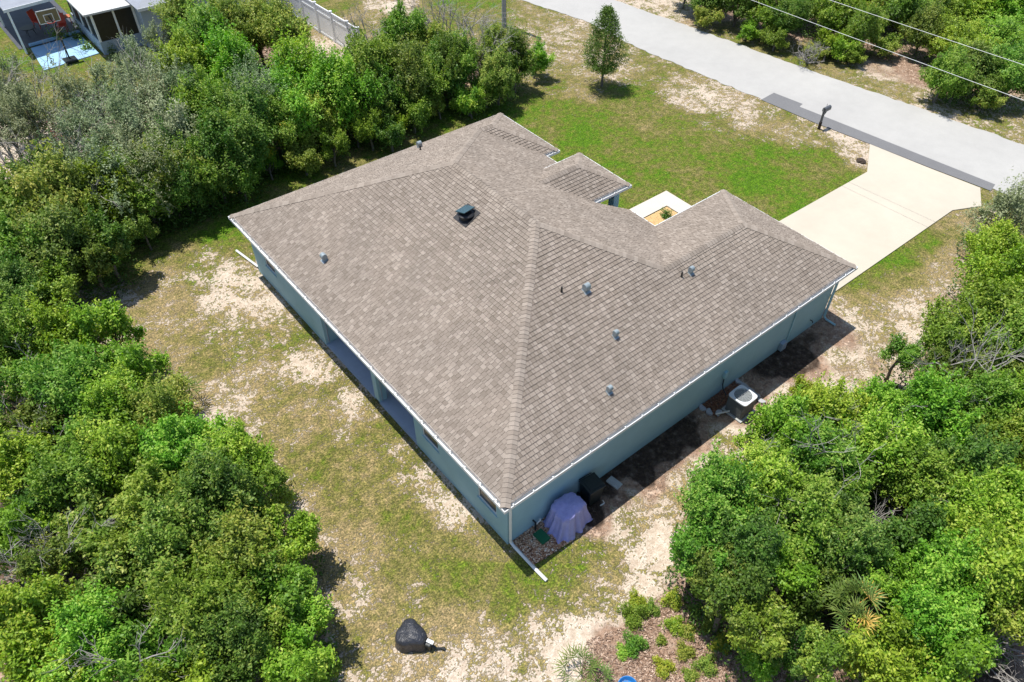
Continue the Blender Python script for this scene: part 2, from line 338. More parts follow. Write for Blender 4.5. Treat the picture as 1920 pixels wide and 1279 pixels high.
def build_ground():
    xs = np.concatenate([np.array([-400,-150,-60,-30,-20]), np.arange(-15, 62, .28), np.array([66,75,90,150,400])])
    ys = np.concatenate([np.array([-400,-150,-60,-30]), np.arange(-18, 62, .28), np.array([66,75,90,150,400])])
    X, Y = np.meshgrid(xs, ys)
    m = mask_at(X, Y); rs = np.random.RandomState(3)
    edge = np.clip((np.sin(X*.9)+np.sin(Y*1.1+1)+np.sin(X*2.3+Y*1.7))*.012, -.03, .03)
    V = np.stack([X.ravel(), Y.ravel(), edge.ravel()*0], 1)
    nx, ny = len(xs), len(ys)
    idx = np.arange(nx*ny).reshape(ny, nx)
    Fc = np.stack([idx[:-1,:-1], idx[:-1,1:], idx[1:,1:], idx[1:,:-1]], -1).reshape(-1, 4)
    me = bpy.data.meshes.new('ground'); me.from_pydata(V.tolist(), [], Fc.tolist())
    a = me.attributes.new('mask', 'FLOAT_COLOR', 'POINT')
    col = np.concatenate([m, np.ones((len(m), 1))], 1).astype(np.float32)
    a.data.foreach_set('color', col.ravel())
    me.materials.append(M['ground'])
    tag(link('ground', me), kind='structure')
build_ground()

def sheet(name, poly, z, mat, thick=None, jag=0, seed=0):
    rnd = random.Random(seed)
    if jag:
        out = []
        n = len(poly)
        for i in range(n):
            a, b = np.array(poly[i]), np.array(poly[(i+1) % n]); L = np.linalg.norm(b-a); k = max(1, int(L/.35))
            if L > 60: k = 40
            nrm = np.array([-(b-a)[1], (b-a)[0]])/(L+1e-9)
            for j in range(k):
                out.append(tuple(a + (b-a)*j/k + nrm*(rnd.uniform(-jag, jag) if j else 0)))
        poly = out
    mb = MB()
    if thick: mb.prism(poly, z-thick, z)
    else: mb.add([(x,y,z) for x,y in poly], [tuple(range(len(poly)))])
    return mb.build(name, mat)
def ccw(p):
    a = sum(p[i][0]*p[(i+1)%len(p)][1]-p[(i+1)%len(p)][0]*p[i][1] for i in range(len(p)))
    return p if a > 0 else p[::-1]
near = [(25.2,62),(26.4,42)] + [atxy(*q) for q in [(975,0),(1100,41),(1200,92),(1430,188),(1600,258),(1866,356)]] + [(31.7,-3),(34.5,-30)]
far = [(30.4,62),(31.6,42)] + [atxy(*q) for q in [(1150,0),(1320,60),(1500,125),(1700,195),(1920,272)]] + [(37.3,-3),(41,-30)]
tag(sheet('road', ccw(near + far[::-1]), .02, M['road'], thick=.03, jag=.085), kind='structure')
patch = [atxy(*q, .024) for q in [(1427,187),(1451,174),(1505,195),(1499,200),(1600,240),(1740,296),(1866,346),(1858,358),(1740,313),(1629,269),(1530,231)]]
tag(sheet('road_patch', ccw(patch), .027, M['patch']), kind='structure')
DZ = .05
drive = [(16.3,5.62)] + [atxy(*q, DZ) for q in [(1466,412),(1626,322),(1631,270),(1740,314),(1838,352),(1840,386),(1786,394),(1571,543)]] + [(16.3,1.06)]
tag(sheet('driveway', ccw(drive), DZ, M['concrete'], thick=.08), kind='structure')
tag(sheet('walkway', [(12.0,9.68),(17.33,9.68),(17.33,5.62),(18.23,5.62),(18.23,10.55),(12.0,10.55)], .045, M['walk'], thick=.08), kind='structure')

# grass blades, thickest where the turf is
def blades():
    rs = np.random.RandomState(11); n = 150000
    x = rs.uniform(-9, 33, n); y = rs.uniform(-6.5, 40, n)
    # keep near things denser
    m = mask_at(x, y)
    pr = np.clip(m[:,0], 0, 1)*(m[:,2] < .4)
    keep = rs.rand(n) < pr*.9
    def inside(poly):
        c = np.zeros(n, bool); P = poly
        for i in range(len(P)):
            x0,y0 = P[i]; x1,y1 = P[(i+1) % len(P)]
            cr = ((y0 > y) != (y1 > y)) & (x < (x1-x0)*(y-y0)/((y1-y0) + 1e-12)+x0); c ^= cr
        return c
    house = [(.3,.3),(16.6,.3),(16.6,6.3),(12.5,6.3),(12.5,13),(13.3,13),(13.3,17.1),(.3,17.1)]
    for poly in (house, drive, near+far[::-1], [(12.0,9.68),(17.33,9.68),(17.33,5.62),(18.23,5.62),(18.23,10.55),(12.0,10.55)], [(12.5,6),(17.4,6),(17.4,9.7),(12.5,9.7)],
                 [(.4,.5),(.6,-.7),(2.1,-.8),(3.2,-.7),(3.2,.5)], [(8.9,.5),(11.4,.5),(11.4,-1.1),(8.9,-1.1)]):
        keep &= ~inside(poly)
    x, y, m = x[keep], y[keep], m[keep]; k = len(x)
    V = []; T = []
    for j in range(2):
        a = rs.uniform(0, 2*np.pi, k); l = rs.uniform(.02, .055, k); h = rs.uniform(.015, .045, k); w = rs.uniform(.006,.014,k)
        ox = rs.normal(0,.03,k); oy = rs.normal(0,.03,k)
        dx, dy = np.cos(a), np.sin(a)
        p0 = np.stack([x+ox-dy*w, y+oy+dx*w, np.full(k,.002)], 1); p1 = np.stack([x+ox+dy*w, y+oy-dx*w, np.full(k,.002)], 1)
        p2 = np.stack([x+ox+dx*l, y+oy+dy*l, h], 1)
        V.append(np.stack([p0,p1,p2], 1).reshape(-1,3)); T.append(np.clip(m[:,1] + rs.normal(0,.22,k), 0, 1))
    V = np.concatenate(V); T = np.concatenate(T)
    me = bpy.data.meshes.new('grass'); me.from_pydata(V.tolist(), [], np.arange(len(V)).reshape(-1,3).tolist())
    a = me.attributes.new('tint','FLOAT','FACE'); a.data.foreach_set('value', T.astype(np.float32))
    me.materials.append(LM['S']); tag(link('grass', me), kind='stuff', label='patchy grass blades growing over the sandy yard', cat='grass')
blades()

# ---------------------------------------------------------------- the house
t_, a_, b_, g_, w_, xb = 6.393, 17.387, 16.935, 3.294, 2.132, 13.535
xd, y0_, y1_, h_, s_, H, ov = 13.177, 8.377, 11.513, .786, .485, 2.7, .43
pm = (y1_-y0_)/2; ym = (y0_+y1_)/2; X2 = 2*t_
house = tag(empty('house', (0,0,0)), 'single storey blue grey stucco house with brown shingle hip roof, centre of the photo', 'house')
rz = random.Random(5)
def clip(poly, A, B, Cc):   # keep A*x+B*y+C >= 0
    out = []
    for i in range(len(poly)):
        p, q = poly[i], poly[(i+1) % len(poly)]
        dp = A*p[0]+B*p[1]+Cc; dq = A*q[0]+B*q[1]+Cc
        if dp >= 0: out.append(p)
        if (dp >= 0) != (dq >= 0):
            k = dp/(dp-dq); out.append((p[0]+k*(q[0]-p[0]), p[1]+k*(q[1]-p[1])))
    return out
EXPO = .143
cth = 1/math.hypot(1, s_); sth = s_*cth
def slope(mb, mb0, polys, o, ud, vd, zb, inset=.09, seed=1):
    """polys: convex plan polygons; o: plan point on the eave line; ud: along eave; vd: inward; zb: eave height"""
    rnd = random.Random(seed)
    o = np.array(o, float); ud = np.array(ud, float); vd = np.array(vd, float)
    def P(u, v, lift=0.0):
        q = o + ud*u + vd*(v*cth)
        return (q[0] - vd[0]*sth*lift, q[1] - vd[1]*sth*lift, zb + v*sth + cth*lift)
    pls = []
    for poly in polys:
        uv = [(float((np.array(p)-o) @ ud), float((np.array(p)-o) @ vd)/cth) for p in poly]
        ar = sum(uv[i][0]*uv[(i+1)%len(uv)][1]-uv[(i+1)%len(uv)][0]*uv[i][1] for i in range(len(uv)))
        if ar < 0: uv = uv[::-1]
        uv = clip(uv, 0, 1, -inset/cth)
        pls.append(uv); mb0.add([P(*q, -.004) for q in uv], [tuple(range(len(uv)))], 0, .08)
    us = [q[0] for uv in pls for q in uv]; vs = [q[1] for uv in pls for q in uv]
    flip = np.cross(np.array([*ud,0]), np.array([*(vd*cth), sth]))[2] < 0
    k0 = int(min(vs)/EXPO)
    for k in range(k0, int(max(vs)/EXPO)+1):
        va, vb = k*EXPO, (k+1)*EXPO
        u = min(us) - rnd.random()*.3; band = rnd.uniform(-.03,.03)
        while u < max(us):
            wd = rnd.choice((.09,.11,.13,.15,.17,.20)); r = rnd.random()
            tn = .46 + band + rnd.uniform(-.08,.08)
            if r > .74: tn += .155
            elif r < .12: tn -= .12
            tn = min(1, max(.14, tn)); hb = .017 + (.007 if rnd.random() < .5 else 0)
            for uv in pls:
                c = clip(clip(clip(clip(uv, 1,0,-u), -1,0,u+wd-.010), 0,1,-va), 0,-1,vb)
                if len(c) < 3: continue
                lift = lambda v: .0015 + hb*(1-(v-va)/EXPO)
                f = tuple(range(len(c)))
                mb.add([P(a, v, lift(v)) for a, v in c], [f[::-1] if flip else f], 0, tn)
                bt = sorted(a for a, v in c if v < va+1e-5)
                if len(bt) >= 2:
                    mb.add([P(bt[0],va,0), P(bt[-1],va,0), P(bt[-1],va,hb+.0015), P(bt[0],va,hb+.0015)], [(0,1,2,3)], 0, .03)
            u += wd
roofm = MB(); base = MB()
slope(roofm, base, [[(0,0),(t_,t_),(t_,a_-t_),(0,a_)]], (0,0), (0,1), (1,0), H, seed=1)
slope(roofm, base, [[(0,0),(b_,0),(b_-g_,g_),(g_,g_)], [(g_,g_),(X2-g_,g_),(t_,t_)]], (0,0), (1,0), (0,1), H, seed=2)
slope(roofm, base, [[(b_,0),(b_,2*g_),(b_-g_,g_)]], (b_,0), (0,1), (-1,0), H, seed=3)
slope(roofm, base, [[(b_,2*g_),(X2,2*g_),(X2-g_,g_),(b_-g_,g_)]], (b_,2*g_), (-1,0), (0,-1), H, seed=4)
xv = X2 - h_/s_
slope(roofm, base, [[(t_,t_),(X2-g_,g_),(xv,X2-g_+2*g_-xv-0.0 if False else 0)] if False else
      [(t_,t_),(X2-g_,g_),(xv,2*g_-(X2-xv)),(xv,a_-2*w_+(X2-xv)),(X2-w_,a_-w_),(t_,a_-t_)],
      [(xv,2*g_-(X2-xv)),(X2,2*g_),(X2,7.9),(xv,y0_)],
      [(xv,y1_),(X2,y1_),(X2,a_-2*w_),(xv,a_-2*w_+(X2-xv))]], (X2,0), (0,1), (-1,0), H, seed=5)
slope(roofm, base, [[(0,a_),(xb,a_),(xb-w_,a_-w_),(w_,a_-w_)], [(w_,a_-w_),(X2-w_,a_-w_),(t_,a_-t_)]], (0,a_), (1,0), (0,-1), H, seed=6)
slope(roofm, base, [[(xb,a_),(xb,a_-2*w_),(xb-w_,a_-w_)]], (xb,0), (0,1), (-1,0), H, seed=7)
slope(roofm, base, [[(xb,a_-2*w_),(xb-w_,a_-w_),(X2-w_,a_-w_),(X2,a_-2*w_)]], (0,a_-2*w_), (1,0), (0,1), H, seed=8)
Hp = H + h_; xr = X2-(h_/s_+pm)
slope(roofm, base, [[(xd,y0_),(xd,y1_),(xd-pm,ym)]], (xd,0), (0,1), (-1,0), Hp, seed=9)
slope(roofm, base, [[(xd,y1_),(xd-pm,ym),(xr,ym),(xv,y1_)]], (0,y1_), (1,0), (0,-1), Hp, seed=10)
slope(roofm, base, [[(xd,y0_),(xd-pm,ym),(xr,ym),(xv,y0_)]], (0,y0_), (1,0), (0,1), Hp, seed=11)
roofm.v, rb = roofm.v, len(roofm.v)
roofm.v += base.v; roofm.f += [tuple(i+rb for i in f) for f in base.f]; roofm.m += base.m; roofm.t += base.t
roof = roofm.build('roof', M['shingle'], house)
def cap(A, B, n1, n2, seed):
    """run of ridge caps from A up to B; n1, n2: inward plan direction of each of the two slopes"""
    rnd = random.Random(seed); mb = MB(); A = np.array(A, float); B = np.array(B, float)
    d = B-A; L = np.linalg.norm(d); d /= L
    sides = []
    for n in (n1, n2):
        nn = np.array([-n[0]*s_, -n[1]*s_, 1.0]); nn /= np.linalg.norm(nn)
        sd = np.cross(nn, d); sd /= np.linalg.norm(sd)
        if sd @ np.array([-n[0], -n[1], -.5]) < 0: sd = -sd
        sides.append((sd, nn))
    k = int(L/.14); up = np.array([0,0,1.])
    for i in range(k+1):
        l0, l1 = i*.14, min(L, (i+1)*.14)
        if l1-l0 < .02: continue
        tn = min(1, max(.2, .56 + rnd.uniform(-.16,.16)))
        W = .145; hb, ht = .030, .018
        p = A+d*l0; q = A+d*l1
        vs = [p+sides[0][0]*W+sides[0][1]*hb, p+up*(hb+.012), p+sides[1][0]*W+sides[1][1]*hb,
              q+sides[0][0]*W+sides[0][1]*ht, q+up*(ht+.012), q+sides[1][0]*W+sides[1][1]*ht]
        lo = [p+sides[0][0]*W, p, p+sides[1][0]*W]
        lq = [q+sides[0][0]*W, q+sides[1][0]*W]
        mb.add(vs, [(0,1,4,3),(1,2,5,4)], 0, tn)
        mb.add([vs[0],vs[1],vs[2],lo[2],lo[1],lo[0]], [(0,1,4,5),(1,2,3,4)], 0, .09)
        mb.add([vs[0],vs[3],lq[0],lo[0]], [(0,1,2,3)], 0, .1); mb.add([vs[2],vs[5],lq[1],lo[2]], [(0,1,2,3)], 0, .1)
    mb.build('ridge_cap', M['shingle'], roof)
def zz(x, h): return H + s_*h
PX, PY, MX, MY = (1,0), (0,1), (-1,0), (0,-1)
P1 = (t_,t_,H+s_*t_); P2 = (t_,a_-t_,H+s_*t_); P3 = (X2-g_,g_,H+s_*g_); P4 = (b_-g_,g_,H+s_*g_)
P5 = (X2-w_,a_-w_,H+s_*w_); P6 = (xb-w_,a_-w_,H+s_*w_); P7 = (xd-pm,ym,Hp+s_*pm); P8 = (xr,ym,Hp+s_*pm)
e = .08
def cor(x, y, sx, sy, z=H): return (x+sx*e, y+sy*e, z+s_*e)
for i, (A, B, n1, n2) in enumerate([
    (cor(0,0,1,1),P1,PX,PY),(cor(0,a_,1,-1),P2,PX,MY),(P1,P2,PX,MX),(P3,P1,PY,MX),(P3,P4,PY,MY),(cor(b_,0,-1,1),P4,MX,PY),
    (cor(b_,2*g_,-1,-1),P4,MX,MY),(P5,P2,MX,MY),(P5,P6,MY,PY),(cor(xb,a_,-1,-1),P6,MX,MY),(cor(xb,a_-2*w_,-1,1),P6,MX,PY),
    (P8,P7,PY,MY),(cor(xd,y1_,-1,-1,Hp),P7,MX,MY),(cor(xd,y0_,-1,1,Hp),P7,MX,PY)]):
    cap(A, B, n1, n2, i)

# gutters with hangers
def gutter(p, q, z, k0, k1, name='gutter'):
    """p->q with the house on the left; k: +1 outward corner, -1 inner corner, 0 square end"""
    p = np.array(p, float); q = np.array(q, float); L = np.linalg.norm(q-p); d = (q-p)/L; n = np.array([-d[1], d[0]])
    prof = [(0,0),(0,-.11),(.025,-.125),(.115,-.125),(.115,-.012),(.103,-.012),(.103,-.112),(.03,-.112),(.013,-.1),(.013,-.012),(.026,-.012),(.026,0)]
    mb = MB(); v = []
    for (o, k, sg) in ((p, k0, 1), (q, k1, -1)):
        for dd, zo in prof:
            c = o + n*dd + d*(sg*k*dd); v.append((c[0], c[1], z+zo))
    m = len(prof); mb.add(v, [(i, m+i, m+(i+1)%m, (i+1)%m) for i in range(m)] + [tuple(range(m)), tuple(range(2*m-1, m-1, -1))])
    c = .35
    while c < L-.15:
        o = p + d*c; mb.obox((*(o+n*.058), z-.006), (*d,0), (*n,0), (0,0,1), .022, .056, .006)
        c += .72
    g = mb.build(name, M['white_metal'], house)
    fb = MB(); a = p + n*.12 + d*(k0*.12); b = q + n*.12 - d*(k1*.12); c = (a+b)/2
    fb.obox((*c, z-.03), (*d,0), (*n,0), (0,0,1), np.linalg.norm(b-a)/2, .004, .10)
    fb.build('fascia', M['white_metal'], house)
gutter((0,0),(b_,0),H,1,1); gutter((b_,0),(b_,2*g_),H,1,1); gutter((b_,2*g_),(X2,2*g_),H,1,-1)
gutter((X2,2*g_),(X2,7.88),H,-1,0); gutter((X2,11.6),(X2,a_-2*w_),H,0,-1); gutter((X2,a_-2*w_),(xb,a_-2*w_),H,-1,1)
gutter((xb,a_-2*w_),(xb,a_),H,1,1); gutter((xb,a_),(0,a_),H,1,1); gutter((0,a_),(0,0),H,1,1)
gutter((xv+.02,y0_),(xd,y0_),Hp,0,1); gutter((xd,y0_),(xd,y1_),Hp,1,1); gutter((xd,y1_),(xv+.02,y1_),Hp,1,0)
# soffit
sf = MB(); i = .125
sf.prism([(i,i),(b_-i,i),(b_-i,2*g_-i),(X2-i,2*g_-i),(X2-i,7.85),(xv,8.3),(xv,y1_),(X2-i,y1_),(X2-i,a_-2*w_+i),(xb-i,a_-2*w_+i),(xb-i,a_-i),(i,a_-i)], 2.575, 2.588)
sf.prism([(xv+.1,y0_+i),(xd-i,y0_+i),(xd-i,y1_-i),(xv+.1,y1_-i)], Hp-.13, Hp-.115)
sf.build('soffit', M['soffit'], house)
# walls
def wall(axis, c0, c1, s0, s1, openings=(), z1=2.573, mat='stucco', z0=-.05):
    """axis 'x': slab between x=c0..c1 running along y from s0 to s1"""
    mb = MB()
    ss = sorted({s0, s1, *[q for o in openings for q in o[:2]]}); zs = sorted({z0, z1, *[q for o in openings for q in o[2:]]})
    for i in range(len(ss)-1):
        for j in range(len(zs)-1):
            sm, zm = (ss[i]+ss[i+1])/2, (zs[j]+zs[j+1])/2
            if any(o[0] < sm < o[1] and o[2] < zm < o[3] for o in openings): continue
            if axis == 'x': mb.box((c0,ss[i],zs[j]), (c1,ss[i+1],zs[j+1]))
            else: mb.box((ss[i],c0,zs[j]), (ss[i+1],c1,zs[j+1]))
    return mb.build('wall', M[mat], house)
o_ = ov
wins = [(14.95,15.8,1.05,2.2),(3.93,4.8,1.02,2.2),(.95,1.85,.95,2.2)]
wall('x', o_, o_+.2, o_+.2, 5.3, wins[1:]); wall('x', o_, o_+.2, 11.35, a_-o_-.2, wins[:1])
wall('y', o_, o_+.2, o_, b_-o_); wall('x', b_-o_-.2, b_-o_, o_+.2, 2*g_-o_-.2)
wall('y', 2*g_-o_-.2, 2*g_-o_, X2-o_-.2, b_-o_); wall('x', X2-o_-.2, X2-o_, 2*g_-o_, 7.6)
wall('x', 10.6, 10.8, 7.6, 11.5); wall('y', 7.6, 7.8, 10.8, X2-o_); wall('y', 11.5, 11.7, 10.6, X2-o_-.2)
wall('x', X2-o_-.2, X2-o_, 11.7, a_-2*w_+o_); wall('y', a_-2*w_+o_, a_-2*w_+o_+.2, X2-o_-.2, xb-o_)
wall('x', xb-o_-.2, xb-o_, a_-2*w_+o_+.2, a_-o_-.2); wall('y', a_-o_-.2, a_-o_, o_, xb-o_)
wall('x', 3.6, 3.8, 5.3, 11.35); wall('y', 5.1, 5.3, o_+.2, 3.8); wall('y', 11.35, 11.55, o_+.2, 3.8)
wall('x', o_+.001, o_+.25, 5.3, 11.35, z0=2.36)
cl = MB(); cl.box((o_,7.62,-.02),(o_+.32,7.92,2.36)); cl.build('column', M['stucco'], house, bevel=.01)
for yy in (5.3, 7.92):
    fr = MB(); y2 = 7.62 if yy < 7 else 11.35
    fr.box((o_+.10,yy,2.32),(o_+.14,y2,2.36))
    fr.box((o_+.10,yy,.13),(o_+.14,yy+.04,2.32)); fr.box((o_+.10,y2-.04,.13),(o_+.14,y2,2.32))
    fr.build('screen_frame', M['n_wall'], house)
fl = MB(); fl.box((o_-.0,5.3,-.02),(3.6,11.35,.09)); fl.build('lanai_floor', M['lanai_floor'], house)
sd = MB(); sd.box((3.54,6.6,.12),(3.598,10.2,2.15)); so_ = sd.build('sliding_door', M['white_vinyl'], house)
sg = MB()
for k in range(3): sg.box((3.52,6.68+k*1.18,.2),(3.545,6.68+k*1.18+1.08,2.07))
sg.build('glass', M['glass'], so_)
for (ya, yb, za, zb) in wins:
    f = MB()
    f.box((o_+.02,ya,za),(o_+.07,ya+.04,zb)); f.box((o_+.02,yb-.04,za),(o_+.07,yb,zb)); f.box((o_+.02,ya+.04,za),(o_+.07,yb-.04,za+.05))
    f.box((o_+.02,ya+.04,zb-.04),(o_+.07,yb-.04,zb)); f.box((o_+.035,ya+.04,(za+zb)/2-.02),(o_+.065,yb-.04,(za+zb)/2+.02))
    fo = f.build('window', M['white_metal'], house)
    p = MB(); p.box((o_+.045,ya+.04,za+.05),(o_+.055,yb-.04,zb-.04)); p.build('pane', M['glass'], fo)
    sl_ = MB(); sl_.box((o_-.03,ya-.04,za-.06),(o_-.003,yb+.04,za-.003)); sl_.build('sill', M['stucco'], fo)
for (cx, cy) in ((xd-.5,y0_+.45),(xd-.5,y1_-.45)):
    c = MB(); c.box((cx-.15,cy-.15,-.02),(cx+.15,cy+.15,Hp-.13)); c.box((cx-.2,cy-.2,-.02),(cx+.2,cy+.2,.25)); c.build('porch_column', M['stucco'], house)
pf = MB(); pf.box((10.8,7.8,-.02),(12.0,11.5,.06)); pf.build('porch_floor', M['walk'], house)
fd = MB(); fd.box((10.8,9.1,.06),(10.85,10.1,2.2)); fd.build('front_door', M['black_metal'], house)
gd = MB()
for k in range(4): gd.box((b_-o_,1.15,.02+k*.56),(b_-o_+.04,5.55,.02+k*.56+.54))
gd.build('garage_door', M['white_vinyl'], house)
# downspouts
def downspout(pts, r=.04, ext=None):
    m = MB(); m.tube(pts, r, 4); o = m.build('downspout', M['white_metal' if ext else 'stucco_pipe'], house, bevel=.006)
    return o
downspout([(.10,.10,2.58),(.30,.28,2.46),(.50,.37,2.38),(.50,.37,.16),(.52,.22,.07),(.53,-.66,.07),(.56,-1.24,.05)], .058, ext=True)
downspout([(16.80,.06,2.58),(16.55,.37,2.36),(16.55,.37,.16),(16.55,.25,.07),(16.56,-.18,.06)], .055)
downspout([(.10,17.30,2.58),(.52,17.02,2.36),(.52,17.02,.16),(.50,17.2,.08),(.28,18.78,.06)], .055, ext=True)
# things fixed to the roof
def onroof(x, y):
    d = {1:x, 2:y}
    return None
def gooseneck(x, y, z, out, w=.26):
    """hooded sheet metal vent; out: plan direction down the slope"""
    m = MB(); o = np.array(out, float); sd_ = np.array([-o[1], o[0]])
    nrm = np.array([o[0]*s_, o[1]*s_, 1]); nrm /= np.linalg.norm(nrm); dn = np.array([o[0], o[1], -s_]); dn /= np.linalg.norm(dn)
    sd3 = np.array([sd_[0], sd_[1], 0])
    m.obox((x,y,z+.02), sd3, dn, nrm, w*.5, w*.5, .004)
    P = []; K = 9; hw = w*.38
    c0 = np.array([x,y,z])
    for k in range(K):
        th = math.pi*k/(K-1); r = w*.42
        P.append(c0 + np.array([0,0,.20]) + np.array([o[0],o[1],0])*(-math.cos(th)*r) + np.array([0,0,1])*math.sin(th)*r)
    P = [c0 + np.array([-o[0]*w*.42,-o[1]*w*.42,0])] + P + [P[-1] - np.array([0,0,.07])]
    vs = [p + sd3*hw for p in P] + [p - sd3*hw for p in P]; n = len(P)
    fs = [(i,i+1,n+i+1,n+i) for i in range(n-1)] + [tuple(range(n)), tuple(range(2*n-1,n-1,-1))]
    m.add(vs, fs); m.obox(c0+np.array([-o[0]*w*.1,-o[1]*w*.1,.1]), sd3, (o[0],o[1],0), (0,0,1), hw*.97, w*.3, .14)
    v = m.build('roof_vent', M['galv'], house)
    q = MB(); q.obox(c0+np.array([o[0]*w*.30,o[1]*w*.30,.165]), sd3, (o[0],o[1],0), (0,0,1), hw*.86, w*.115, .03); q.build('vent_mouth', M['black_metal'], v)
for (x, y, w) in ((6.40,3.86,.25),(10.28,2.75,.2),(6.27,2.28,.19),(4.90,1.06,.19)): gooseneck(x, y, H+s_*y, (0,-1), w)
gooseneck(1.28, 11.90, H+s_*1.28, (-1,0), .24); gooseneck(8.35, 16.45, H+s_*(a_-16.45), (0,1), .24)
for (x, y, z) in ((5.62,4.18,H+s_*4.18),(9.86,2.80,H+s_*2.80),(7.95,15.72,H+s_*(a_-15.72))):
    m = MB(); m.lathe((x,y,z-.05), [(.045,0),(.04,.1),(.032,.12),(.032,.27),(.026,.27)], 12); m.build('vent_pipe', M['pvc_dark'], house, smooth=False)
av = MB(); cx, cy = 5.28, 8.70; cz = H+s_*cx
nr = np.array([-s_,0,1])*cth
av.obox((cx,cy,cz+.02), (1,0,s_), (0,1,0), nr, .36, .36, .015)
av.lathe((cx-.03,cy,cz-.08), [(.22,0),(.22,.16),(.29,.17),(.30,.20),(.24,.24),(.12,.26)], 24)
vo = av.build('attic_vent', M['black_metal'], house)
sp = MB(); sp.obox((cx-.03,cy+.04,cz+.26), (.93,.2,-.05), (-.2,.93,-.22), (.09,.22,.97), .27, .21, .014); sp.build('solar_panel', M['solar'], vo)
# wall fittings
def pipe(name, pts, r, mat, parent=house): m = MB(); m.tube(pts, r, 8); return m.build(name, mat, parent)
pipe('conduit', [(10.24,.40,.95),(10.24,.385,.45),(10.30,.36,.2),(10.2,.1,.12)], .022, M['black_plastic'])
bx = MB(); bx.box((10.15,.33,.82),(10.32,.428,1.12)); bx.build('disconnect_box', M['stucco_pipe'], house, bevel=.008)
pipe('conduit', [(14.08,.40,2.57),(14.08,.40,.35)], .028, M['stucco_pipe'])
bx = MB(); bx.box((13.62,.27,.05),(13.92,.428,.42)); bx.build('utility_box', M['n_wall'], house, bevel=.01)
pipe('spigot', [(15.53,.43,.5),(15.53,.32,.5),(15.53,.30,.43)], .02, M['black_metal'])

# ---------------------------------------------------------------- things round the house
# irrigation valve beside the corner bed
e1 = tag(empty('water_shutoff', (1.40,.28,0)), 'small black and white water fitting standing in the corner rock bed', 'water fitting')
m = MB(); m.tube([(0,0,0),(0,0,.42),(-.09,.02,.62)], .03, 8); m.build('pipe', M['black_plastic'], e1)
m = MB(); m.tube([(0,0,.30),(.20,.02,.34)], .025, 8); m.tube([(.2,.02,.30),(.2,.02,.4)], .03, 8); m.build('valve', M['cable_pipe'], e1)
# valve box lid
e1 = tag(empty('valve_box', (1.39,-.04,0), .04), 'green plastic irrigation valve box sunk in the corner rock bed', 'valve box')
m = MB(); m.box((-.17,-.23,-.02),(.17,.23,.09)); m.build('box', M['green_box'], e1, bevel=.02)
m = MB(); m.box((-.15,-.21,.092),(.15,.21,.125)); m.build('lid', M['green_box'], e1, bevel=.015)
# pebbles
def scatter_stones(name, poly, n, r0, r1, cols, label, seed, z=0.0, mat=None):
    rnd = random.Random(seed); mb = MB()
    xs = [p[0] for p in poly]; ys = [p[1] for p in poly]
    def ins(x, y):
        c = False
        for i in range(len(poly)):
            (xa,ya),(xb_,yb_) = poly[i], poly[(i+1)%len(poly)]
            if (ya > y) != (yb_ > y) and x < (xb_-xa)*(y-ya)/(yb_-ya)+xa: c = not c
        return c
    k = 0
    while k < n:
        x, y = rnd.uniform(min(xs),max(xs)), rnd.uniform(min(ys),max(ys))
        if not ins(x, y): continue
        k += 1; r = rnd.uniform(r0, r1); a = rnd.uniform(0, 6.28)
        A = np.array([math.cos(a), math.sin(a), rnd.uniform(-.3,.3)]); Bv = np.array([-math.sin(a), math.cos(a), rnd.uniform(-.3,.3)])
        Cv = np.cross(A, Bv); c = np.array([x, y, z + r*.4])
        dirs = [A, Bv, -A, -Bv]
        vs = [c+d*r*rnd.uniform(.7,1.15) for d in dirs] + [c+Cv*r*.6, c-Cv*r*.6]
        mb.add(vs, [(0,1,4),(1,2,4),(2,3,4),(3,0,4),(1,0,5),(2,1,5),(3,2,5),(0,3,5)], 0, rnd.random())
    o = mb.build(name, mat or cols); return tag(o, label, name.replace('_', ' '), kind='stuff')
peb, nt, b = newmat('river_pebbles')
a = nt.nodes.new('ShaderNodeAttribute'); a.attribute_name = 'tint'
nt.links.new(ramp(nt, a.outputs['Fac'], [(0,(.16,.07,.035)),(.35,(.42,.21,.11)),(.6,(.58,.36,.21)),(.85,(.70,.52,.36)),(1,(.85,.75,.62))]), b.inputs['Base Color'])
b.inputs['Roughness'].default_value = .7
bedm = MB(); bed_poly = [(.60,.425),(.56,-.60),(2.1,-.72),(2.15,.425)]
sheet('bed_soil', bed_poly, .01, M['rock_dark'])
bpy.data.objects['bed_soil']['kind'] = 'structure'
scatter_stones('pebbles', bed_poly, 2600, .018, .042, None, 'brown river pebbles filling the bed at the near corner of the house', 3, .01, peb)
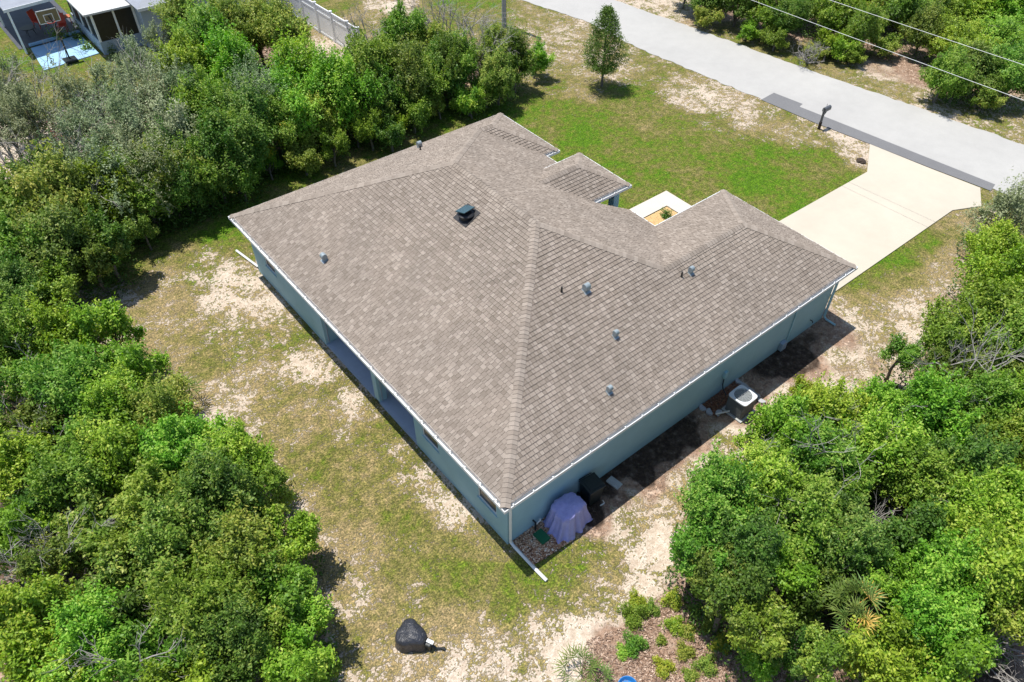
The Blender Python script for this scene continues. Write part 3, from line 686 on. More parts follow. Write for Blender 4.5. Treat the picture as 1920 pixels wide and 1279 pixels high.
# purple blue sheet over something
def drape(name, mat, cx, cy, prof, foldn, amp, seed, squash=(1,1), rot=0, lump=.05):
    rnd = random.Random(seed); n = 96; ph = [rnd.uniform(0,6.28) for _ in range(6)]
    mb = MB(); vs = []
    for j, (r, z) in enumerate(prof):
        k = j/(len(prof)-1)
        for i in range(n):
            th = 2*math.pi*i/n
            sq = 1/((abs(math.cos(th))**4+abs(math.sin(th))**4)**.25)
            rr = r*(sq*(1-.35*k)+.35*k) * (1 + amp*k*(math.sin(foldn*th+ph[0]+k*1.4)*.6 + math.sin(foldn*1.7*th+ph[1]+k)*.4 + .6*math.sin(3*th+ph[2])*.5)
                    + amp*.5*k*rnd.uniform(-.35,.35))
            x, y = rr*math.cos(th)*squash[0], rr*math.sin(th)*squash[1]
            zz_ = z + lump*(1-k)*(math.sin(2.2*x*2+ph[3])*math.cos(2.6*y*2+ph[4]) + .6*math.cos(th*2+ph[5])*(r > .05)) if z > .05 else z + .02*abs(math.sin(foldn*th))
            c, s = math.cos(rot), math.sin(rot)
            vs.append((cx+c*x-s*y, cy+s*x+c*y, max(.01, zz_)))
    fs = [(j*n+i, j*n+(i+1)%n, (j+1)*n+(i+1)%n, (j+1)*n+i) for j in range(len(prof)-1) for i in range(n)]
    fs = [f[::-1] for f in fs]
    fs.append(tuple(range(n)))
    mb.add(vs, fs)
    return mb, fs
def cloth_mat(name, lo, hi, rough=.75):
    m, nt, b = newmat(name); f = noise(nt, 5, 7, .7, dist=.8)
    nt.links.new(ramp(nt, f, [(.3, lo), (.7, hi)]), b.inputs['Base Color']); b.inputs['Roughness'].default_value = rough
    bump(nt, b, noise(nt, 6, 5, .6, dist=2.0), .6, .05); return m
M['sheet'] = cloth_mat('purple_blue_sheet', (.30,.30,.62), (.42,.41,.74))
M['tarp'] = cloth_mat('black_cover', (.016,.018,.024), (.045,.048,.060), .34)
prof = [(.02,.98),(.2,1.0),(.36,.99),(.44,.97),(.485,.93),(.50,.86),(.51,.74),(.53,.6),(.57,.45),(.61,.30),(.64,.16),(.665,.06),(.69,.02)]
mb, _ = drape('sheet', None, 0, 0, prof, 10, .15, 4, (1.0,.80), lump=.06)
o = mb.build('covered_grill', M['sheet'], None, loc=(2.33,-.13,0), rot=(0,0,.05), smooth=True)
tag(o, 'bulky object draped in a faded purple blue sheet against the side wall', 'covered grill')
# wheeled bin
bn = tag(empty('trash_bin', (3.48,.06,0), -.10), 'black wheeled trash bin beside the purple draped object', 'trash bin'); bn.scale = (.92,.92,.86)
def taper(mb, x0, y0, x1, y1, z0, z1, k):
    cx, cy = (x0+x1)/2, (y0+y1)/2
    q = lambda x, y, f: (cx+(x-cx)*f, cy+(y-cy)*f)
    lo = [q(x0,y0,k), q(x1,y0,k), q(x1,y1,k), q(x0,y1,k)]; hi = [(x0,y0),(x1,y0),(x1,y1),(x0,y1)]
    mb.add([(*p,z0) for p in lo]+[(*p,z1) for p in hi], [(3,2,1,0),(4,5,6,7)]+[(i,(i+1)%4,4+(i+1)%4,4+i) for i in range(4)])
m = MB(); taper(m, -.30,-.33,.30,.30,.06,.98,.8); m.box((-.32,-.35,.94),(.32,.32,.985)); m.build('bin_body', M['black_plastic'], bn, bevel=.02)
m = MB(); m.box((-.33,-.37,.99),(.33,.30,1.03)); m.box((-.24,-.28,1.031),(.24,.2,1.055)); m.build('lid', M['black_plastic'], bn, bevel=.018)
m = MB(); m.tube([(-.26,.36,.96),(.26,.36,.96)], .018, 8); m.build('handle', M['black_plastic'], bn)
for sx in (-1,1):
    m = MB(); m.tube([(sx*.27,.27,.12),(sx*.31,.27,.12)], .12, 18); m.build('wheel', M['black_plastic'], bn)
m = MB(); m.box((.12,-.46,.0),(.30,-.42,.03)); m.tube([(.28,-.36,.12),(.30,-.44,.03)], .015, 6); m.build('foot_bar', M['cable_pipe'], bn)
# paver
m = MB(); m.box((-.14,-.24,0),(.14,.24,.07)); o = m.build('concrete_paver', M['block'], None, loc=(4.49,-.02,.0), rot=(0,0,.12), bevel=.012)
tag(o, 'loose grey concrete paver lying on bare dirt right of the trash bin', 'paver')
# air conditioner
ac = tag(empty('air_conditioner', (10.08,-.58,.0), .02), 'grey outdoor air conditioner unit with round top fan beside the house', 'air conditioner')
m = MB(); m.box((-.43,-.43,-.02),(.43,.43,.06)); m.build('pad', M['block'], ac, bevel=.01)
def rrect(hx, hy, r, n=5):
    P = []
    for (cx, cy, a0) in ((hx-r,hy-r,0),(-hx+r,hy-r,90),(-hx+r,-hy+r,180),(hx-r,-hy+r,270)):
        for k in range(n+1):
            a = math.radians(a0+90*k/n); P.append((cx+r*math.cos(a), cy+r*math.sin(a)))
    return P
m = MB(); m.prism(rrect(.36,.36,.07), .061, .12)
for k in range(22): m.prism(rrect(.365 if k % 2 else .35,.365 if k % 2 else .35,.07), .12+k*.03, .12+k*.03+.0295)
m.build('cabinet', M['ac_side'], ac)
m = MB(); R0 = .315; P = []
for k in range(64):
    a = 2*math.pi*(k+.5)/64; sq = .385/((abs(math.cos(a))**7+abs(math.sin(a))**7)**(1/7)); P.append((sq*math.cos(a), sq*math.sin(a)))
nn = len(P)
inn = [(R0*q[0]/math.hypot(*q), R0*q[1]/math.hypot(*q)) for q in P]
m.add([(*q,.83) for q in P]+[(*q,.84) for q in inn]+[(*q,.78) for q in P]+[(*q,.74) for q in inn],
      [(i,(i+1)%nn,nn+(i+1)%nn,nn+i) for i in range(nn)]+[(2*nn+i,2*nn+(i+1)%nn,(i+1)%nn,i) for i in range(nn)]+[(nn+i,nn+(i+1)%nn,3*nn+(i+1)%nn,3*nn+i) for i in range(nn)])
m.build('top_panel', M['ac_top'], ac)
m = MB(); m.lathe((0,0,.66), [(.305,0),(.305,.01)], 24); m.build('fan_well', M['black_metal'], ac)
m = MB()
for r in (.09,.135,.18,.225,.265): m.tube([(r*math.cos(a*math.pi/14), r*math.sin(a*math.pi/14), .838) for a in range(29)], .0035, 4, cap=False)
for k in range(12):
    a = k*math.pi/6; m.tube([(.03*math.cos(a),.03*math.sin(a),.846),(.31*math.cos(a),.31*math.sin(a),.842)], .003, 4)
m.build('fan_grille', M['ac_top'], ac)
m = MB(); m.lathe((0,0,.70), [(.07,0),(.07,.06),(.02,.08)], 14)
for k in range(4):
    a = k*math.pi/2+.5; c = np.array([math.cos(a), math.sin(a)]); p = np.array([-c[1], c[0]])
    v = [(*(c*.06+p*.03),.75),(*(c*.06-p*.03),.73),(*(c*.26-p*.12),.70),(*(c*.27+p*.07),.755)]
    m.add(v, [(0,1,2,3)])
m.build('fan', M['ac_side'], ac)
m = MB(); m.tube([(-.38,.13,.16),(-.62,.24,.15),(-.85,.36,.14)], .03, 8); m.build('refrigerant_line', M['cable_pipe'], ac)
# kerb stones round the mulch
stones = [((9.13,.30),1.5,'nearest the wall on the left side'),((9.18,.02),1.1,'second from the wall on the left side'),((9.42,-.21),.2,'third from the wall on the left side'),
          ((11.12,.30),1.5,'nearest the wall on the right side'),((11.13,.02),1.55,'second from the wall on the right side'),
          ((11.13,-.26),1.6,'third from the wall on the right side'),((11.10,-.54),1.65,'fourth from the wall on the right side'),((11.03,-.84),1.8,'farthest from the wall, half sunlit')]
for (p, r, w) in stones:
    m = MB()
    q = [( .16*math.cos(a)*(1.0)-.0, .16*math.sin(a)*.62 - .05*math.cos(a)**2) for a in [i*math.pi/6 for i in range(12)]]
    m.prism(q, 0, .09)
    tag(m.build('edging_stone', M['stone'], None, loc=(*p,.0), rot=(0,0,r), bevel=.015), 'grey edging stone of the air conditioner bed, '+w, 'stone', 'stones edging the air conditioner bed')
# generic leaf scatter -----------------------------------------------------
def leafmesh(name, cpos, nrm, L, W, tint, mat, rs):
    """numpy: one rhombic leaf per position"""
    n = len(cpos); nrm = nrm/np.linalg.norm(nrm, axis=1, keepdims=True)
    r = rs.normal(size=(n,3)); a = r - (r*nrm).sum(1, keepdims=True)*nrm; a /= np.linalg.norm(a, axis=1, keepdims=True)
    b = np.cross(nrm, a); L = L[:,None]; W = W[:,None]
    V = np.stack([cpos - a*L*.5, cpos - b*W*.5 + a*L*.06, cpos + a*L*.5, cpos + b*W*.5 + a*L*.06], 1).reshape(-1,3)
    me = bpy.data.meshes.new(name); me.vertices.add(4*n); me.vertices.foreach_set('co', V.astype(np.float32).ravel())
    me.loops.add(4*n); me.loops.foreach_set('vertex_index', np.arange(4*n, dtype=np.int32))
    me.polygons.add(n); me.polygons.foreach_set('loop_start', np.arange(0, 4*n, 4, dtype=np.int32)); me.polygons.foreach_set('loop_total', np.full(n, 4, dtype=np.int32))
    me.update(calc_edges=True)
    at_ = me.attributes.new('tint','FLOAT','FACE'); at_.data.foreach_set('value', np.clip(tint,0,1).astype(np.float32))
    me.materials.append(mat); return me
rs = np.random.RandomState(2); n = 1500
cp = np.stack([rs.uniform(9.2,11.1,n), rs.uniform(-.30,.42,n), rs.uniform(.01,.07,n)], 1)
keep = ~((cp[:,0] > 9.6) & (cp[:,0] < 10.6) & (cp[:,1] < -.06)); cp = cp[keep]; n = len(cp)
me = leafmesh('pine_straw', cp, np.stack([rs.normal(0,.5,n), rs.normal(0,.5,n), np.ones(n)],1), rs.uniform(.06,.16,n), rs.uniform(.012,.03,n), rs.rand(n), LM['F'], rs)
tag(link('pine_straw', me), 'rusty brown straw mulch behind the air conditioner', 'mulch', kind='stuff')
# front bed
sheet('front_bed', [(12.4,6.2),(17.3,6.2),(17.3,9.64),(12.4,9.64)], .02, simple('straw_mulch', (.50,.33,.15), .9, var=.4, scale=14, bmp=.5)); bpy.data.objects['front_bed']['kind'] = 'structure'

# covered cart in the back yard
ct = tag(empty('covered_cart', (-3.42,-.22,0), math.radians(-62)), 'low object under a shiny black cover standing on dry grass in the back yard', 'covered cart')
# local x = long axis toward the handle
pr = [(.02,.50),(.12,.50),(.22,.48),(.30,.455),(.345,.42),(.362,.35),(.37,.20),(.385,.10),(.40,.02)]
mb, _ = drape('c', None, 0, 0, pr, 5, .07, 12, (1.1,1.0), lump=.06)
# pull one side to a blunt point
mb.v = [(x*(1.0+.35*max(0,x)), y*(1.10-.55*max(0,x+.1)/.5), z) for x, y, z in mb.v]
mb.build('cover', M['tarp'], ct, smooth=True)
m = MB(); m.box((.42,-.11,.02),(.62,.11,.30)); m.build('gear_box', M['black_plastic'], ct, bevel=.03)
m = MB(); m.obox((.56,.02,.33), (1,0,-.15), (0,1,0), (.15,0,1), .10, .05, .03); m.build('white_fitting', M['white_metal'], ct, bevel=.01)
m = MB(); m.tube([(.60,0,.14),(.74,.02,.07),(.86,.08,.05),(.95,.10,.04)], [.05,.03,.035,.05], 8); m.build('tow_handle', M['black_plastic'], ct)

# mailbox
mbx = tag(empty('mailbox', (29.24,9.57,.0), 0), 'dark grey metal mailbox on a thick post beside the road', 'mailbox')
m = MB(); m.tube([(0,0,0),(0,0,.42)], .085, 8); m.build('post_base', M['rock_dark'], mbx, bevel=.01)
m = MB(); m.box((-.05,-.05,.42),(.05,.05,1.0)); m.obox((.12,0,.86),(1,0,.8),(0,1,0),(-.8,0,1),.15,.03,.03); m.box((-.12,-.04,1.0),(.42,.04,1.03)); m.build('post', M['mail_metal'], mbx, bevel=.008)
m = MB(); P = [(-.10,0),(.10,0),(.10,.12)] + [(.10*math.cos(k*math.pi/8), .12+.10*math.sin(k*math.pi/8)) for k in range(1,8)] + [(-.10,.12)]
vs = [(-.06,y,1.03+z) for y,z in P]+[(.47,y,1.03+z) for y,z in P]; n = len(P)
m.add(vs, [tuple(range(n-1,-1,-1)), tuple(range(n,2*n))]+[(i,(i+1)%n,n+(i+1)%n,n+i) for i in range(n)]); m.build('box', M['mail_metal'], mbx)
m = MB(); m.tube([(-.12+.07*math.cos(a), 0, 1.14+.07*math.sin(a)) for a in [k*math.pi/8 for k in range(17)]], .014, 6, cap=False); m.build('scroll', M['mail_metal'], mbx)
m = MB(); m.box((.30,.103,1.14),(.33,.112,1.32)); m.build('flag', M['mail_metal'], mbx)
# dark lump beside the drive
m = MB(); rnd = random.Random(8)
m.lathe((0,0,0), [(.24,0),(.25,.05),(.18,.12),(.06,.15)], 11); m.v = [(x*rnd.uniform(.8,1.15), y*rnd.uniform(.7,1.2), z) for x,y,z in m.v]
tag(m.build('dirt_clump', M['rock_dark'], None, loc=(*atxy(1614,303),0)), 'dark clump of dug up soil against the left edge of the driveway', 'soil clump')
# blue lid at the bottom edge
bl = tag(empty('blue_tub', (*atxy(1176,1290),0)), 'bright blue round plastic tub cut off by the bottom edge', 'tub')
m = MB(); m.lathe((0,0,0), [(.20,0),(.25,.10),(.27,.12),(.27,.135),(.25,.135),(.19,.03)], 28); m.build('tub', M['blue_plastic'], bl, smooth=False)

# ---------------------------------------------------------------- utility pole and wires
pole = tag(empty('utility_pole', (23.84,30.22,0)), 'pale grey utility pole at the road verge, rising past the top edge', 'utility pole')
m = MB(); m.tube([(0,0,0),(0,0,9.2)], [.14,.10], 14); m.build('pole', M['grey_post'], pole)
m = MB(); m.tube([(.17,0,0),(.14,0,6.6)], .03, 6); m.build('conduit', M['pvc_dark'], pole)
m = MB(); m.box((-.06,-.6,7.85),(.06,.6,7.97)); m.build('cross_arm', M['grey_post'], pole)
def wire(pa, pb, sag, label):
    pa, pb = np.array(pa, float), np.array(pb, float); m = MB()
    pts = []
    for k in range(41):
        u = k/40; p = pa*(1-u)+pb*u; p[2] -= 4*sag*u*(1-u); pts.append(p)
    m.tube(pts, .009, 5); tag(m.build('power_line', M['wire']), label, 'power line', 'overhead power lines')
wire((23.72,30.2,7.1),(26.4,-25,7.3), .25, 'lower overhead wire crossing the woods beyond the road')
wire((23.75,30.2,8.0),(27.6,-25,8.2), .2, 'upper overhead wire nearer the top right corner')

# ---------------------------------------------------------------- neighbour's place
nh = tag(empty('neighbour_house', (4.6,41,0)), 'blue grey neighbouring house behind the trees at the top left', 'house')
def nb(name, a, b, mat, parent=nh, bevel=0):
    m = MB(); o = np.array([4.6,41,0]); m.box(tuple(np.array(a)-o), tuple(np.array(b)-o)); return m.build(name, M[mat], parent, bevel=bevel)
nb('wall', (4.75,39.75,0),(13.3,46,2.6), 'n_wall')
nr_ = MB(); o = np.array([4.6,41,0])
ex0, ex1, ey0, ey1, hz = 4.55, 13.6, 39.42, 52, 2.62
rx = 3.6
pts = [(ex0,ey0,hz),(ex1,ey0,hz),(ex1,ey1,hz),(ex0,ey1,hz),((ex0+ex1)/2,ey0+4.5,hz+1.9),((ex0+ex1)/2,ey1-4.5,hz+1.9)]
nr_.add([tuple(np.array(p)-o) for p in pts], [(0,1,4),(1,2,5,4),(2,3,5),(3,0,4,5)], 0, .7)
nr_.build('roof', M['n_roof_grey'], nh)
nb('fascia', (4.55,39.40,2.48),(13.6,39.43,2.64), 'white_metal')
sp_ = MB()
sp_.tube([tuple(np.array((11.9,39.68,2.5))-o), tuple(np.array((11.9,39.68,0))-o)], .05, 6); sp_.build('downspout', M['pvc_dark'], nh)
# screened porch
nb('porch_roof', (1.95,40.62,2.42),(4.70,46.5,2.52), 'n_roof_white')
for k in range(6): nb('roof_seam', (2.0+k*.5,40.64,2.521),(2.03+k*.5,46.4,2.54), 'n_roof_white')
nb('porch_wall', (2.35,41.0,0),(4.75,41.12,.75), 'n_wall'); nb('porch_wall', (2.35,41.12,0),(2.47,46.4,.75), 'n_wall')
for (x, y) in ((2.35,41.0),(3.55,41.0),(4.64,41.0),(2.35,42.4),(2.35,43.9),(2.35,45.4)): nb('post', (x,y,.75),(x+.11,y+.11,2.42), 'white_vinyl')
nb('screen', (2.46,41.04,.75),(3.55,41.06,2.41), 'screen'); nb('screen', (3.66,41.04,.75),(4.64,41.06,2.41), 'screen')
nb('screen', (2.40,41.13,.75),(2.42,46.3,2.41), 'screen')
# patio roof
pr_ = tag(empty('patio_cover', (-1.5,47,0)), 'flat grey patio cover at the top left corner of the photo', 'patio cover')
o = np.array([-1.5,47,0])
def pb(name, poly, z0, z1, mat):
    m = MB(); m.prism([(x+1.5,y-47) for x,y in poly], z0, z1); return m.build(name, M[mat], pr_)
pb('roof_panel', [(-1.36,43.55),(2.0,43.98),(2.0,52.5),(-1.36,52.5)][:4], 2.55, 2.65, 'n_roof_grey')
pb('roof_edge', [(-1.38,43.50),(2.0,43.93),(2.0,43.97),(-1.38,43.54)], 2.5, 2.66, 'white_metal')
for x, y in ((-1.2,43.8),(-1.2,48.5)): pb('post', [(x,y),(x+.1,y),(x+.1,y+.1),(x,y+.1)], 0, 2.55, 'white_vinyl')
cp_ = [atxy(*q) for q in [(58,92),(150,66),(186,101),(83,133)]]
tag(sheet('sport_court', ccw(cp_), .05, M['court'], thick=.08), kind='structure')
tag(sheet('patio_floor', [(-1.35,44.62),(2.5,44.62),(2.5,52),(-1.35,52)], .03, M['court_shaded'], thick=.06), kind='structure')
# pale step edge
m = MB(); a, b = np.array(atxy(56,88)), np.array(atxy(150,62)); d = (b-a)/np.linalg.norm(b-a)
m.obox((*((a+b)/2),.10), (*d,0), (-d[1],d[0],0), (0,0,1), np.linalg.norm(b-a)/2, .09, .06)
tag(m.build('patio_edge', M['court']), kind='structure')
# hoop
hp = tag(empty('basketball_hoop', (.54,41.34,0)), 'portable basketball hoop with clear white framed backboard on a pale blue court', 'basketball hoop')
m = MB(); m.box((-.35,-.35,0),(.35,.35,.16)); m.build('base', M['black_plastic'], hp, bevel=.04)
m = MB(); m.tube([(0,.1,.1),(-.02,.12,2.25)], .045, 8); m.tube([(-.02,.12,2.1),(-.13,.25,2.55)], .035, 6); m.tube([(0,.1,.9),(-.15,.0,.12)], .02, 6); m.build('pole', M['black_metal'], hp)
m = MB()
bw, bh = .56, .36; z0 = 2.52
m.box((-bw-.14,.30,z0-bh),(bw-.14,.315,z0+bh)); bd = m.build('backboard', simple('smoky_board', (.20,.17,.10), .25, var=.15), hp)
m = MB()
for (xa, xb_, za, zb) in ((-bw,bw,bh-.04,bh),(-bw,bw,-bh,-bh+.04),(-bw,-bw+.04,-bh,bh),(bw-.04,bw,-bh,bh),(-.24,.24,.08,.115),(-.24,-.205,-.24,.08),(.205,.24,-.24,.08),(-.24,.24,-.275,-.24)):
    m.box((xa-.14,.285,z0+za),(xb_-.14,.2999,z0+zb))
m.build('board_frame', M['white_vinyl'], bd)
m = MB(); m.tube([(-.14+.2*math.cos(a), .08+.2*math.sin(a), z0-.25) for a in [k*math.pi/8 for k in range(17)]], .012, 6, cap=False)
m.build('rim', M['red_plastic'], hp)
# clutter under the patio cover
def chair(name, p, mat, rz, label):
    e = tag(empty(name, (*p,.03), rz), label, 'chair')
    m = MB(); m.box((-.26,-.25,.38),(.26,.25,.43)); m.build('seat', mat, e, bevel=.01)
    m = MB(); m.obox((0,.28,.70),(1,0,0),(0,.2,1),(0,1,-.2),.25,.30,.02); m.build('backrest', mat, e, bevel=.01)
    for sx in (-1,1):
        for sy in (-1,1):
            m = MB(); m.tube([(sx*.22,sy*.2,0),(sx*.22,sy*.2,.38)], .022, 6); m.build('leg', mat, e)
    return e
chair('patio_chair', atxy(77,52), M['red_plastic'], .6, 'red patio chair under the flat grey cover, left of the hoop pole')
chair('patio_chair', atxy(121,60), M['red_plastic'], -.4, 'orange red chair just right of the hoop pole')
chair('patio_chair', atxy(128,44), M['terracotta'], 1.4, 'brown patio chair in shade behind the orange red chair')
tb = tag(empty('patio_table', (*atxy(58,66),.03)), 'low dark table on the shaded patio floor behind the court', 'table')
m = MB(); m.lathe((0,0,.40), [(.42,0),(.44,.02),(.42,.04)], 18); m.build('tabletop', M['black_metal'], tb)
for k in range(3):
    m = MB(); a = k*2.1; m.tube([(.3*math.cos(a),.3*math.sin(a),0),(.2*math.cos(a),.2*math.sin(a),.4)], .02, 6); m.build('leg', M['black_metal'], tb)
# vinyl fence
fe = tag(empty('vinyl_fence', (14.0,40,0)), 'white vinyl privacy fence running from the neighbouring house', 'fence')
pa, pb_ = np.array([13.75,41.9]), np.array([14.1,31.6]); L = np.linalg.norm(pb_-pa); d = (pb_-pa)/L; nn_ = np.array([-d[1],d[0]])
k = int(L/1.83)+1
for i in range(k+1):
    p = pa + d*min(L, i*1.83) - np.array([14.0,40]); m = MB()
    m.obox((*p,.92), (*d,0), (*nn_,0), (0,0,1), .065, .065, .94); m.obox((*p,1.88), (*d,0), (*nn_,0), (0,0,1), .08, .08, .02); m.build('fence_post', M['white_vinyl'], fe)
    if i < k and (i+1)*1.83 < L+1.9:
        q = pa + d*min(L, (i+1)*1.83) - np.array([14.0,40]); c = (p+q)/2; hl = np.linalg.norm(q-p)/2-.065
        if hl > .1:
            m = MB(); m.obox((*c,.88), (*d,0), (*nn_,0), (0,0,1), hl, .018, .80)
            for zc, hh in ((.10,.07),(1.40,.04),(1.76,.05)): m.obox((*c,zc), (*d,0), (*nn_,0), (0,0,1), hl, .03, hh)
            m.build('fence_panel', M['white_vinyl'], fe)

# ---------------------------------------------------------------- vegetation
def unit(v): return v/np.linalg.norm(v, axis=-1, keepdims=True)
def crown_mesh(seed, Rm, nl, per, leaf, flat=.8, loose=0.0):
    """leaf cloud for a crown of radius Rm (metres) made of lobes and twig-end sprigs"""
    rs = np.random.RandomState(seed); C_, Nn, T = [], [], []; lobes = []
    for i in range(nl):
        d = unit(rs.normal(size=3)); d[2] = abs(d[2])*1.3 - .58; d = unit(d)
        rr = Rm*rs.uniform(.42,.86)*(1+.2*rs.normal()*.8); c = d*rr*np.array([1,1,flat]); lr = Rm*rs.choice([.17,.22,.27,.34,.40])*rs.uniform(.85,1.15); lobes.append((c, lr))
        ns = max(6, int(1.25*per*(lr/(Rm*.28))**2/6)); tl = rs.uniform(-.26,.26)
        dd = unit(rs.normal(size=(ns,3)) + np.array([0,0,.45])); sc = c + dd*lr*(rs.uniform(.40,1.22,(ns,1))+loose*rs.normal(size=(ns,1))*.3)*np.array([1,1,.85])
        k = 6; sp = np.repeat(sc, k, 0) + rs.normal(0, leaf*.62, (ns*k,3)); nd = np.repeat(dd, k, 0)
        C_.append(sp); Nn.append(nd*.35 + np.array([-.05,.18,.85]) + rs.normal(0,.40,(ns*k,3)))
        T.append(np.repeat(.45+tl+rs.normal(0,.18,ns), k) + rs.normal(0,.15,ns*k))
        for q in range(5):
            dv = unit(d*.6 + rs.normal(0,.45,3) + np.array([0,0,.55])); m_ = 26; u = rs.uniform(.7,1.75,(m_,1))
            C_.append(c + dv*lr*u + rs.normal(0,leaf*.5,(m_,3))); Nn.append(rs.normal(0,.5,(m_,3)) + np.array([0,.15,.8])); T.append(.55+tl+rs.normal(0,.16,m_))
    c = np.concatenate(C_); nv = np.concatenate(Nn); t = np.concatenate(T); n = len(c)
    me = leafmesh('crown', c, nv, rs.uniform(.7,1.35,n)*leaf, rs.uniform(.42,.66,n)*leaf, t, LM['M'], rs)
    tr = MB(); r0 = .045*Rm+.03
    tr.tube([(rs.normal()*.05,rs.normal()*.05,-3.2*Rm),(rs.normal()*.08,rs.normal()*.08,-1.4*Rm),(0,0,-.35*Rm)], [r0*1.25,r0,r0*.75], 8)
    for c_, lr in lobes[::2]:
        mid = c_*.45 + np.array([0,0,-.28*Rm]) + rs.normal(0,.06*Rm,3)
        tr.tube([(0,0,-.6*Rm+rs.uniform(-.3,.2)*Rm), mid, c_*.97], [r0*.5,r0*.32,r0*.12], 5)
        for q in range(2):
            tr.tube([mid, c_ + rs.normal(0,.5,3)*lr, c_ + unit(rs.normal(size=3)+np.array([0,0,.6]))*lr*1.05], [r0*.22,r0*.15,r0*.05], 4)
    tm = tr.mesh('trunk', M['bark'], True)
    return me, tm
PROTO = {}
def protos(tag_, Rm, nl, per, leaf, n, **k):
    PROTO[tag_] = [(Rm, *crown_mesh(hash_(tag_)+i*7, Rm, nl, per, leaf, **k)) for i in range(n)]
def hash_(s): return sum(ord(c)*(i+3) for i, c in enumerate(s)) % 9973
protos('s', .75, 13, 300, .085, 3); protos('m', 1.25, 30, 400, .10, 5); protos('l', 1.8, 46, 500, .115, 5)
protos('os', .8, 12, 150, .075, 2, loose=1.0); protos('om', 1.3, 22, 210, .085, 3, loose=1.0); protos('ol', 1.9, 32, 260, .095, 3, loose=1.0)

def pick(kind, R, i):
    pre = 'o' if kind in 'O' else ''
    s = 's' if R < 1.0 else ('m' if R < 1.55 else 'l')
    L = PROTO[pre+s]; return L[i % len(L)]
ANCH = [((110,815),'the bare grey shrub in the left thicket'),((90,900),'the dark gap in the left thicket'),((345,745),'the dry verge left of the yard'),
 ((512,880),'the outward bend of the left thicket edge'),((775,1195),'the black covered cart'),((480,1279),'the bottom left woods edge'),((0,1279),'the bottom left corner'),((0,640),'the left edge of the photo at half height'),((250,590),'the sandy corner between both left thickets'),
 ((0,0),'the top left corner'),((90,35),'the basketball backboard'),((130,110),'the blue court'),((110,265),'the orange dry shrub'),((430,405),'the left corner of the house roof'),
 ((620,50),'the white vinyl fence'),((860,90),'the grey leafless tree'),((945,30),'the utility pole'),((937,210),'the far tip of the house roof'),((777,275),'the vent on the far roof slope'),
 ((1000,130),'the round shrub on the verge'),((220,40),'the screened porch'),((400,15),'the neighbouring house wall'),((40,270),'the pale sand patch at the left'),
 ((1390,745),'the air conditioner'),((1605,500),'the right corner of the house roof'),((1690,660),'the small tree on the right path'),((1885,380),'the driveway end shrub'),
 ((1600,1150),'the palmetto with yellow fronds'),((1190,1150),'the low shrubs at the bottom'),((1640,960),'the rusty litter gap in the right thicket'),((1815,1165),'the dead grey twigs low right'),((1920,1279),'the bottom right corner'),
 ((1920,640),'the right edge of the photo at half height'),((1250,950),'the sandy bay left of the right thicket'),((1450,1279),'the bottom edge clearing at the right'),((1700,110),'the brown clearing beyond the road'),((1920,0),'the top right corner'),((1300,10),'the top edge where the road verge ends'),
 ((1540,200),'the mailbox'),((1920,200),'the road at the right edge'),((520,300),'the pale lime tree by the roof'),((300,520),'the shaded lawn corner'),((1470,20),'the first wire crossing')]
DIRN = ['right of','lower right of','below','lower left of','left of','upper left of','above','upper right of']
ORD = ['nearest','second','third','fourth','fifth','sixth','seventh','eighth']
KN = {'B':'bright green','M':'mid green','D':'dark green','O':'sparse grey green','Y':'yellow green','K':'olive'}
trees = []
def T(group, h, s):
    for q in s.split():
        p = q.split(','); trees.append([group, float(p[4]) if len(p) > 4 else h, int(p[0]), int(p[1]), int(p[2]), p[3]])
T('oaks of the left thicket', 3.6, '205,628,58,B 112,640,72,B 25,650,75,M 258,690,60,B 150,730,80,M 225,780,75,B 40,740,60,M 300,775,68,K 30,870,80,B '
  '145,895,80,M 235,865,78,B 335,845,78,B 430,868,74,B,3 300,945,88,M 405,965,92,D 490,935,60,M,3 190,985,75,K 320,1045,100,K 455,1050,90,K 540,1010,60,B,3 '
  '15,1010,70,B 110,1070,60,D 235,1110,80,D 60,1165,95,Y 395,1135,90,M 520,1115,72,M 572,1185,56,B,2.8 180,1210,90,B 305,1215,80,M 430,1230,85,D 560,1255,68,B,3 '
  '70,1275,85,B 350,1285,80,B 618,1275,40,M,2.4 60,800,60,D 180,800,60,M 95,950,55,D,2.6 480,1180,60,M 255,1010,60,M 545,1100,45,B,2.8')
T('trees of the right thicket', 4.2, '1512,735,30,Y,2.6 1478,800,68,B 1560,790,72,B 1650,775,68,B 1428,838,52,B,3.4 1525,868,78,M 1622,850,85,B 1735,795,85,B '
  '1835,765,75,M 1782,690,50,D 1775,640,55,M 1840,610,80,M 1895,540,80,B 1868,478,58,B 1885,400,62,O,4 1900,660,75,M 1900,840,80,M 1815,880,80,D 1720,900,80,M 1345,955,82,M '
  '1435,925,80,B 1315,1025,60,M 1400,1025,78,D 1505,980,88,M 1480,1060,60,B 1600,1040,78,D 1690,1000,70,D 1790,965,85,B 1890,965,90,B 1855,1065,100,B 1755,1085,85,B 1665,1095,55,B 1370,1110,66,D 1430,1175,62,M '
  '1520,1120,60,D,3 1720,1180,85,B 1810,1195,62,M,2.8 1645,1225,75,B 1560,1245,60,M 1725,1265,78,B 1428,1238,42,B,1.4 1800,1255,75,B 1905,1150,60,M 1580,900,55,M 1570,950,50,D 1870,700,55,D 1900,760,60,B 1480,1215,50,D,2.4 1350,1075,55,D 1690,665,36,M,3.2')
